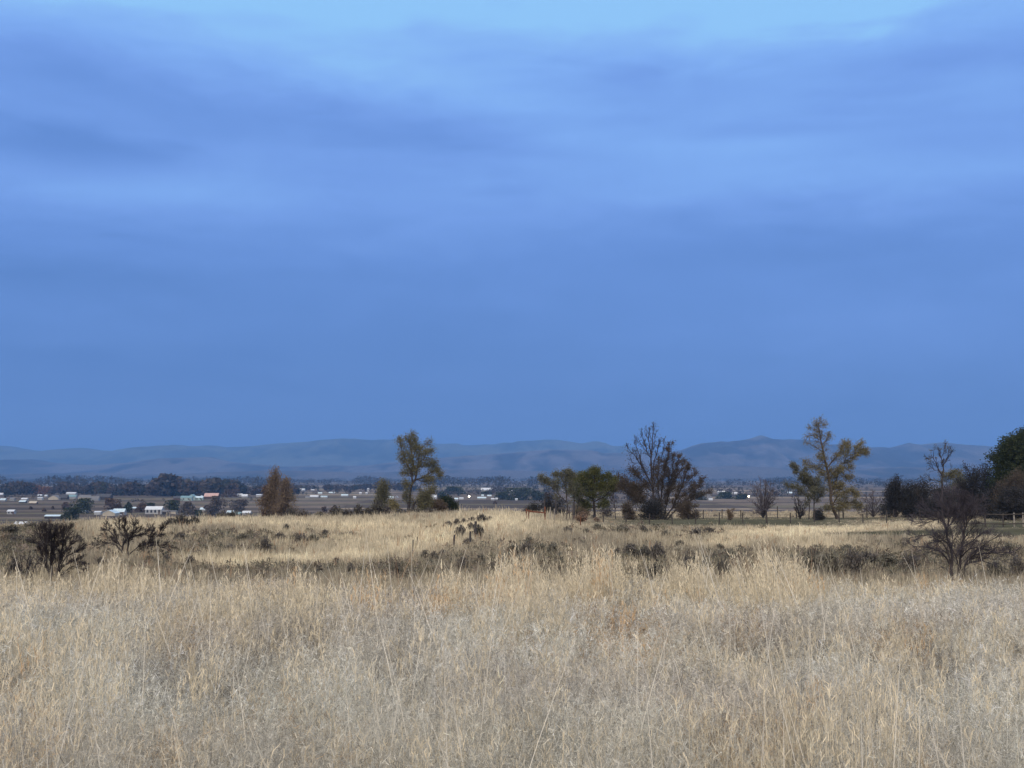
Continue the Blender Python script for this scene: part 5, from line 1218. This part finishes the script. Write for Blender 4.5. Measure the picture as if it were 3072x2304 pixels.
B = [
 (202, 250, 1466, 1476, DARK_W, WHITE_R, "long barn with a bright white roof high on the left", "barn", 'x', 0, .62),
 (203, 232, 1477, 1486, WHITE_W, WHITE_R, "small white shed tucked below the long white-roofed barn", "shed", 'x', 0, .4),
 (209, 234, 1485, 1496, GREY_W, TEAL_R, "blue-grey shed between the tan-gabled barn and the tan low house", "shed", 'x', 0, .5),
 (150, 182, 1486, 1500, TAN_W, GREY_R, "barn showing a tan gable end left of the blue-grey shed", "barn", 'y', 0, .6),
 (180, 208, 1485, 1499, DARK_W, DARK_R, "dark-roofed wing on the right of the tan-gabled barn", "barn", 'x', 0, .6),
 (240, 276, 1486, 1500, TAN_W, GREY_R, "low tan house with a grey roof right of the blue-grey shed", "house", 'x', 2, .45),
 (276, 302, 1489, 1501, GREY_W, GREY_R, "grey lean-to shed touching the low tan house", "shed", 'x', 0, .7),
 (292, 336, 1482, 1500, DARK_W, DARK_R, "dark low farmhouse at the foot of the brown grove", "house", 'x', 0, .5),
 (306, 322, 1478, 1484, WHITE_W, WHITE_R, "tiny white shed peeking above the dark low farmhouse", "shed", 'x', 0, .5),
 (118, 134, 1492, 1500, WHITE_W, WHITE_R, "boxy white trailer left of the tan-gabled barn", "trailer", 'x', 0, .2),
 (118, 131, 1484, 1489, GREY_W, WHITE_R, "small pale-roofed shed behind the boxy white trailer", "shed", 'x', 0, .5),
 (139, 147, 1485, 1491, WHITE_W, WHITE_R, "tiny white cube shed above the tan-gabled barn's left corner", "shed", 'x', 0, .4),
 (69, 88, 1494, 1502, WHITE_W, WHITE_R, "little white house above the blue-roofed shed at far left", "house", 'x', 0, .4),
 (63, 83, 1502, 1510, DARK_W, BLUE_R, "dark shed with pale blue roof below the little white house", "shed", 'x', 0, .45),
 (93, 116, 1504, 1512, BROWN_W, TAN_W, "tan roofed shed right of the dark blue-roofed shed", "shed", 'x', 0, .7),
 (35, 50, 1493, 1502, GREY_W, GREY_R, "small grey house left of the little white house", "house", 'x', 0, .5),
 (6, 23, 1496, 1504, GREY_W, BLUE_R, "greyish house nearest the left frame edge", "house", 'x', 0, .5),
 (0, 15, 1479, 1486, GREY_W, WHITE_R, "white-roofed shed cut by the left edge", "shed", 'x', 0, .7),
 (28, 50, 1530, 1543, WHITE_W, WHITE_R, "white cottage alone in the left fields", "house", 'x', 2, .35),
 (140, 189, 1548, 1556, DARK_W, BLUE_R, "long low dark shed with a thin pale roof left of the lowest dark tree", "shed", 'x', 0, .35),
 (313, 352, 1531, 1548, TAN_W, BLUE_R, "front gabled half of the pale metal shed in the left fields", "shed", 'y', 0, .55),
 (344, 380, 1527, 1545, WHITE_W, BLUE_R, "rear half of the pale metal shed with a bright roof", "shed", 'x', 2, .5),
 (440, 491, 1520, 1542, WHITE_W, WHITE_R, "bright white house with dark arched windows and white roof", "house", 'x', 4, .42),
 (491, 505, 1532, 1543, DARK_W, GREY_R, "small dark shed against the right of the bright white house", "shed", 'x', 0, .3),
 (504, 534, 1534, 1542, TAN_W, GREY_R, "low tan wall shed right of the small dark shed", "shed", 'x', 0, .2),
 (288, 309, 1536, 1544, WHITE_W, WHITE_R, "low white shed left of the pale metal shed", "shed", 'x', 0, .3),
 (254, 266, 1534, 1541, WHITE_W, BLUE_R, "tiny white outbuilding under the big round green tree", "shed", 'x', 0, .3),
 (400, 414, 1524, 1530, GREY_W, BLUE_R, "tiny grey shed left of the bright white house", "shed", 'x', 0, .4),
 (545, 580, 1488, 1502, GREEN_W, TEAL_R, "left wing of the pale green farmhouse", "house", 'x', 2, .4),
 (566, 590, 1483, 1501, GREEN_W, TEAL_R, "gabled middle of the pale green farmhouse", "house", 'y', 0, .5),
 (588, 613, 1489, 1501, GREEN_W, BLUE_R, "right wing of the pale green farmhouse", "house", 'x', 2, .4),
 (601, 613, 1486, 1498, WHITE_W, WHITE_R, "white gable shed at the right end of the pale green farmhouse", "shed", 'y', 0, .6),
 (524, 546, 1489, 1501, BROWN_W, DARK_R, "dark maroon shed left of the pale green farmhouse", "shed", 'x', 0, .5),
 (615, 658, 1480, 1498, BROWN_W, PINK_R, "brown barn with a pinkish roof", "barn", 'x', 0, .55),
 (713, 730, 1481, 1490, WHITE_W, WHITE_R, "white shed with dark gap between the brown barn and the poplars", "shed", 'x', 0, .4),
 (728, 746, 1483, 1492, WHITE_W, WHITE_R, "low white shed joined right of its white neighbour before the poplars", "shed", 'x', 0, .6),
 (771, 791, 1483, 1491, WHITE_W, WHITE_R, "white trailer just left of the poplars", "trailer", 'x', 0, .25),
 (883, 916, 1466, 1474, WHITE_W, WHITE_R, "long far white building right of the poplars", "barn", 'x', 0, .45),
 (932, 957, 1486, 1493, GREY_W, WHITE_R, "white-roofed house in the fields right of the poplars", "house", 'x', 0, .6),
 (964, 984, 1488, 1494, WHITE_W, BLUE_R, "low pale shed right of the white-roofed house", "shed", 'x', 0, .4),
 (918, 930, 1489, 1494, WHITE_W, GREY_R, "tiny white cottage left of the white-roofed house", "house", 'x', 0, .4),
 (956, 968, 1477, 1483, WHITE_W, BLUE_R, "tiny far white cottage above the low pale shed", "house", 'x', 0, .5),
 (988, 1006, 1476, 1481, GREY_W, BLUE_R, "faint far blue-grey shed midway to the cottonwoods", "shed", 'x', 0, .5),
 (936, 945, 1468, 1472, GREY_W, WHITE_R, "very small far shed right of the long far white building", "shed", 'x', 0, .5),
 (1061, 1070, 1489, 1497, WHITE_W, WHITE_R, "bright small white shed out in the fields", "shed", 'x', 0, .4),
 (1025, 1046, 1483, 1490, GREY_W, BLUE_R, "long grey shed above the bright small white shed", "shed", 'x', 0, .5),
 (1079, 1087, 1477, 1483, WHITE_W, WHITE_R, "tiny white shed left of the small grey-green cottonwood", "shed", 'x', 0, .4),
 (1098, 1104, 1477, 1483, WHITE_W, WHITE_R, "tiny white shed nearest the small grey-green cottonwood", "shed", 'x', 0, .4),
 (1103, 1109, 1465, 1475, WHITE_W, WHITE_R, "narrow tall white silo-like hut far off", "silo", 'x', 0, .15),
 (1164, 1182, 1489, 1497, WHITE_W, BLUE_R, "pale blue-white shed between the two cottonwoods", "shed", 'x', 0, .5),
 (1186, 1196, 1488, 1494, GREY_W, WHITE_R, "tiny pointed hut between the two cottonwoods", "hut", 'y', 0, .7),
 (1287, 1311, 1485, 1496, WHITE_W, WHITE_R, "white house touching the right of the lone cottonwood", "house", 'x', 0, .6),
 (1347, 1358, 1493, 1501, WHITE_W, BLUE_R, "small pointed white house above the rounded dark bush", "house", 'y', 0, .6),
 (1364, 1375, 1494, 1501, WHITE_W, BLUE_R, "small white house right of the pointed one", "house", 'x', 0, .5),
 (1378, 1391, 1493, 1499, WHITE_W, WHITE_R, "low white shed left of the first yard light", "shed", 'x', 0, .4),
 (1443, 1479, 1464, 1474, WHITE_W, WHITE_R, "big far white warehouse right of the lone cottonwood", "warehouse", 'x', 0, .6),
 (1432, 1459, 1491, 1498, GREY_W, BLUE_R, "long grey-roofed house right of the first yard light", "house", 'x', 0, .5),
 (1444, 1452, 1484, 1490, GREY_W, BLUE_R, "little blue-grey house above the long grey-roofed house", "house", 'x', 0, .5),
 (1462, 1475, 1485, 1490, WHITE_W, BLUE_R, "little pale house under the far white warehouse", "house", 'x', 0, .5),
 (1473, 1484, 1495, 1501, WHITE_W, WHITE_R, "white shed right of the long grey-roofed house", "shed", 'x', 0, .4),
 (1486, 1494, 1494, 1500, WHITE_W, WHITE_R, "bright white hut at the right end of the hamlet", "hut", 'x', 0, .4),
 (1498, 1511, 1489, 1494, WHITE_W, BLUE_R, "long pale roof at the right edge of the hamlet", "shed", 'x', 0, .7),
 (1526, 1537, 1471, 1477, WHITE_W, WHITE_R, "far bright white shed left of its wider twin", "shed", 'x', 0, .5),
 (1555, 1572, 1468, 1474, WHITE_W, WHITE_R, "far wide white shed above the dark blue grove", "shed", 'x', 0, .6),
 (1545, 1553, 1496, 1502, WHITE_W, WHITE_R, "tiny white hut before the dark blue grove", "hut", 'x', 0, .4),
 (1686, 1695, 1470, 1475, TAN_W, WHITE_R, "tiny cream building seen through the thin open tree", "shed", 'x', 0, .5),
 (1710, 1722, 1486, 1491, GREY_W, BLUE_R, "small blue-grey roof seen through the thin two-stemmed tree", "shed", 'x', 0, .6),
 (1814, 1826, 1487, 1495, WHITE_W, BLUE_R, "small white house behind the bare sapling", "house", 'x', 0, .5),
 (2151, 2176, 1474, 1481, WHITE_W, WHITE_R, "white building with a low peaked roof right of the brown thicket", "barn", 'x', 0, .7),
 (2191, 2210, 1477, 1483, WHITE_W, WHITE_R, "long white shed left of the fan-shaped bush", "shed", 'x', 0, .6),
 (2124, 2136, 1496, 1502, WHITE_W, WHITE_R, "small white hut below the steep grey barn by the brown thicket", "hut", 'x', 0, .5),
 (2110, 2133, 1483, 1497, GREY_W, GREY_R, "steep grey-roofed barn beside the brown thicket", "barn", 'x', 0, .8),
 (2356, 2381, 1476, 1482, GREY_W, BLUE_R, "pale far shed behind the low dark bare bush", "shed", 'x', 0, .6),
 (730, 756, 1536, 1543, WHITE_W, WHITE_R, "low white roof close behind the crest left of the poplars", "shed", 'x', 0, .6),
 (703, 727, 1538, 1547, DARK_W, TEAL_R, "low teal roof close behind the crest left of the poplars", "shed", 'x', 0, .6),
 (684, 704, 1536, 1542, GREY_W, BLUE_R, "low grey roof left of the low teal roof behind the crest", "shed", 'x', 0, .6),
 (604, 628, 1524, 1532, GREY_W, BLUE_R, "small pale greenhouse-like shed among the grey trees", "shed", 'x', 0, .6),
 (49, 86, 1569, 1580, WHITE_W, WHITE_R, "low white roof showing just over the left bank", "shed", 'x', 0, .6),
]
for b_ in B:
    lab = b_[6]
    house(*b_[:6], lab, b_[7], b_[8], wins=b_[9], rh=b_[10], arch="arched" in lab, door=b_[9] > 0)

# yard lights
LAMP, nt_, out_ = new_mat("yard_light_glow"); em = nt_.nodes.new("ShaderNodeEmission"); em.inputs["Color"].default_value = (1, .93, .74, 1); em.inputs["Strength"].default_value = 14; nt_.links.new(em.outputs[0], out_.inputs["Surface"])
for u, v, lab in [(1408, 1500, "glowing yard light in the hamlet right of the lone cottonwood"), (2243, 1500, "glowing yard light by the left side of the fan-shaped bush")]:
    x, y, z = valley_at(u, v)
    o = empty("yard_light", (x, y, z), lab, "lamp", "yard lights in the valley")
    mb = MB(); mb.bar((0, 0, 0), (0, 0, 4.3), .12, .09, 8); mb.obj("pole", GREY_W, o)
    bm = []; k = 10
    th = np.linspace(0, math.pi, 7); ph = np.arange(k) * 2 * math.pi / k
    V = np.array([(1.1 * math.sin(t) * math.cos(p), 1.1 * math.sin(t) * math.sin(p), 4.8 + .9 * math.cos(t)) for t in th for p in ph])
    F = [(i * k + j, i * k + (j + 1) % k, (i + 1) * k + (j + 1) % k, (i + 1) * k + j) for i in range(6) for j in range(k)]
    link("lamp", mesh_quads("lamp", V, F, [LAMP], smooth=True), o)

# ------------------------------------------------------------------ valley trees
VL = {"green": leafy("valley_leaves_green", [(.040, .055, .035), (.065, .075, .04), (.03, .04, .03)], .1), "brown": leafy("valley_leaves_brown", [(.10, .075, .06), (.14, .10, .075), (.07, .055, .05)], .1),
      "grey": leafy("valley_twigs_grey", [(.10, .09, .085), (.14, .12, .11), (.075, .07, .07)], .1), "rust": leafy("valley_leaves_rust", [(.22, .10, .05), (.15, .08, .05)], .1)}
def crown_mesh(seed, n, H, W, size, prof):
    R = np.random.RandomState(seed)
    nl = 9
    pf = PROF[prof]
    C = []; 
    for i in range(nl):
        t = (i + .5) / nl * .9 + .08; a = R.uniform(0, 6.28); r = W / 2 * pf(t) * R.uniform(.3, .75)
        C.append((r * math.cos(a), r * math.sin(a), H * t, W * .20 * (pf(t) + .35)))
    C = np.array(C); k = R.randint(0, nl, n)
    D = R.normal(0, 1, (n, 3)); D /= np.linalg.norm(D, axis=1, keepdims=True)
    P = C[k, :3] + D * (C[k, 3] * R.uniform(.5, 1.1, n))[:, None]
    P[:, 2] = np.clip(P[:, 2], .1, H)
    A = R.normal(0, 1, (n, 3)); A /= np.linalg.norm(A, axis=1, keepdims=True); Bv = np.cross(A, R.normal(0, 1, (n, 3))); Bv /= np.linalg.norm(Bv, axis=1, keepdims=True)
    s = (size * R.uniform(.5, 1.3, n))[:, None]
    V = np.stack([P - A * s, P + Bv * s * .8, P + A * s, P - Bv * s * .8], 1).reshape(-1, 3)
    return V, np.arange(4 * n).reshape(-1, 4)
VG = "trees scattered over the valley farms"
for i, (u, vb, vt, w, kind, prof, lab) in enumerate([
 (258, 1540, 1497, 74, "green", "round", "big round dark green tree above the long low dark shed"), (222, 1562, 1525, 62, "green", "round", "lowest dark tree at the right end of the long low dark shed"), (344, 1536, 1497, 56, "brown", "round", "round brown tree behind the pale metal shed"),
 (393, 1538, 1507, 26, "green", "column", "narrow dark tree right of the pale metal shed"), (432, 1536, 1512, 46, "brown", "dome", "low brown tree behind the bright white house"), (520, 1538, 1502, 50, "green", "round", "dark round tree right of the bright white house"),
 (566, 1544, 1508, 56, "grey", "dome", "grey bare tree right of the dark round one"), (655, 1545, 1490, 66, "grey", "dome", "large grey-green tree below the brown barn"), (628, 1543, 1515, 34, "grey", "dome", "smaller grey tree left of the large grey-green tree"),
 (722, 1538, 1500, 62, "grey", "round", "hazy purple-grey tree left of the poplars"), (600, 1548, 1532, 26, "green", "dome", "small dark bush under the pale green farmhouse's trees"), (202, 1530, 1508, 30, "brown", "dome", "brown brushy tree left of the big round green tree"),
 (455, 1524, 1510, 34, "green", "dome", "low dark trees peeking over the bright white house"), (1555, 1500, 1466, 130, "green", "round", "broad dark blue grove right of the hamlet"), (1510, 1499, 1478, 50, "green", "dome", "left shoulder of the dark blue grove"), (1610, 1500, 1474, 56, "green", "dome", "right shoulder of the dark blue grove"),
 (1366, 1482, 1462, 60, "green", "dome", "domed dark blue tree behind the hamlet"), (1330, 1494, 1476, 34, "green", "dome", "dark tree between the lone cottonwood and the hamlet"), (870, 1500, 1470, 34, "green", "dome", "dark tree right behind the poplars"), (1217, 1500, 1478, 20, "brown", "dome", "small dark tree left behind the lone cottonwood"),
 (555, 1489, 1478, 60, "green", "dome", "dark trees behind the pale green farmhouse"), (730, 1483, 1455, 24, "green", "column", "dark pointed tree above the white sheds"), (700, 1490, 1470, 60, "brown", "dome", "brown tree right of the pinkish-roofed barn"),
 (30, 1484, 1460, 44, "green", "dome", "dark trees at the far left above the white-roofed shed"), (2175, 1496, 1478, 60, "green", "dome", "dark grove left of the fan-shaped bush"), (2222, 1498, 1484, 40, "green", "dome", "small dark grove beside the second yard light"), (2100, 1500, 1478, 40, "green", "dome", "dark tree seen right of the brown thicket"),
 (1460, 1484, 1476, 40, "green", "dome", "faint trees below the far white warehouse"), (975, 1548, 1520, 22, "brown", "dome", "left of the two dark brush trees midway behind the crest"), (1006, 1548, 1516, 22, "brown", "round", "right of the two dark brush trees midway behind the crest"),
 (1420, 1548, 1536, 14, "brown", "dome", "small dark bush behind the mound's left shoulder"), (1485, 1512, 1505, 12, "brown", "dome", "tiny dark bush in the fields below the hamlet"), (100, 1528, 1521, 8, "brown", "dome", "tiny dark bush in the left fields"), (141, 1534, 1527, 10, "brown", "dome", "small dark bush left of the brown brushy tree"),
 (166, 1528, 1520, 7, "brown", "dome", "tiny dark bush right of the small one in the left fields"), (1640, 1500, 1480, 50, "brown", "dome", "brown-grey tree behind the corral posts")]):
    x, y, z = valley_at(u, vb)
    H = (vb - vt) / FPX * y; W = w / FPX * y
    o = empty("valley_tree", (x, y, z), lab, "tree", VG)
    n = int(220 + w * 14)
    v, f = crown_mesh(200 + i, n, H, W, max(.45, y * .0008), prof)
    link("crown", mesh_quads("crown", v, f, [VL[kind]]), o)
    mb = MB(); mb.bar((0, 0, -.3), (.1, 0, H * .45), H * .028, H * .018, 6); mb.obj("trunk", BARK_BROWN, o)

def belt(name, label, spans, seed, cols, n, hmin, hmax, leaf):
    """a far-off wood: hundreds of crowns that read as one mass"""
    R = np.random.RandomState(seed); Vs = []; Fs = []; Cs = []; off = 0
    tot = sum((b - a) * wgt for a, b, v, dv, wgt, hs in spans)
    for (a, b, v, dv, wgt, hs) in spans:
        m = max(3, int(n * (b - a) * wgt / tot))
        for j in range(m):
            u = R.uniform(a, b); vv = v + R.uniform(-dv, dv)
            x, y, z = valley_at_fast(u, vv)
            lump = .6 + .8 * float(vnoise(np.array([u * .02]), np.array([seed * 1.0]), seed)[0])
            H = R.uniform(hmin, hmax) * hs * lump; W = H * R.uniform(.6, 1.3) * (2.0 if name == 'far_woods' else 1.0)
            nf = leaf
            D = R.normal(0, 1, (nf, 3)); D /= np.linalg.norm(D, axis=1, keepdims=True)
            q = R.uniform(.5, 1.0, (nf, 1))
            P = np.array([x, y, z + H * .52]) + D * q * np.array([W / 2, W / 2, H * .5])
            A = R.normal(0, 1, (nf, 3)); A /= np.linalg.norm(A, axis=1, keepdims=True); Bv = np.cross(A, R.normal(0, 1, (nf, 3))); Bv /= np.linalg.norm(Bv, axis=1, keepdims=True)
            s = (H * .13 * R.uniform(.6, 1.3, nf))[:, None]
            Vs.append(np.stack([P - A * s, P + Bv * s * .8, P + A * s, P - Bv * s * .8], 1).reshape(-1, 3))
            Fs.append(np.arange(4 * nf).reshape(-1, 4) + off); off += 4 * nf
            c = np.array(cols[R.randint(len(cols))]) * R.uniform(.7, 1.25)
            if 95 < u < 160 and v < 1492 and v > 1470 and R.rand() < .6: c = np.array([.15, .085, .06])
            Cs.append(np.repeat(c[None] * R.uniform(.8, 1.2, (nf, 1)), 4, 0))
    me = mesh_quads(name, np.concatenate(Vs), np.concatenate(Fs), [attr_mat(name + "_leaves", .1)], col=np.concatenate(Cs))
    tag(link(name, me), label, "woods", kind="stuff")
def valley_at_fast(u, v):
    y = 31.0 * FPX / max(v - HOR, 3.6)
    x, y, z = on_ground(u, min(y, 9400)) if y < 1400 else ((u - 1536) / FPX * y, min(y, 9400), -29.3)
    return x, y, z
DKW = [(.055, .05, .045), (.085, .068, .06), (.045, .05, .042), (.075, .06, .05)]
belt("river_woods", "long brown and dark belt of leafless river woods across the left of the valley", [(-150, 60, 1482, 3, 1.2, .8), (60, 320, 1480, 4, 1.3, .8), (300, 480, 1484, 4, 1.2, .85), (470, 660, 1486, 3, 1.6, 1.15), (650, 900, 1482, 4, 1.0, .85), (860, 1260, 1470, 3, .7, .7)], 7, DKW, 950, 16, 25, 60)
belt("mid_woods", "scattered dark tree rows among the farms of the valley", [(0, 330, 1494, 5, .35, .4), (330, 640, 1510, 8, .2, .35), (640, 800, 1500, 6, .2, .35), (900, 1240, 1478, 7, .5, .5), (1290, 1660, 1480, 9, 1.3, .6), (1290, 1700, 1466, 4, .8, .6), (1690, 2060, 1478, 9, 1.2, .6), (1760, 2060, 1500, 5, .6, .5), (2050, 2420, 1484, 8, 1.2, .6), (2050, 2600, 1468, 5, .9, .6), (2420, 3300, 1490, 8, .4, .5), (620, 1200, 1548, 4, .3, .22), (380, 700, 1540, 6, .25, .25)], 8, DKW, 700, 8, 15, 34)
belt("far_woods", "thin hazy line of woods along the far side of the valley", [(-300, 3400, 1443, 2, 1.3, 1.0), (-300, 3400, 1448, 3, .7, .8), (-300, 1500, 1452, 4, .8, .9), (1200, 3400, 1458, 6, .7, .8), (-200, 900, 1462, 5, .6, .8)], 9, [(.06, .055, .05), (.05, .05, .045)], 2600, 20, 34, 22)
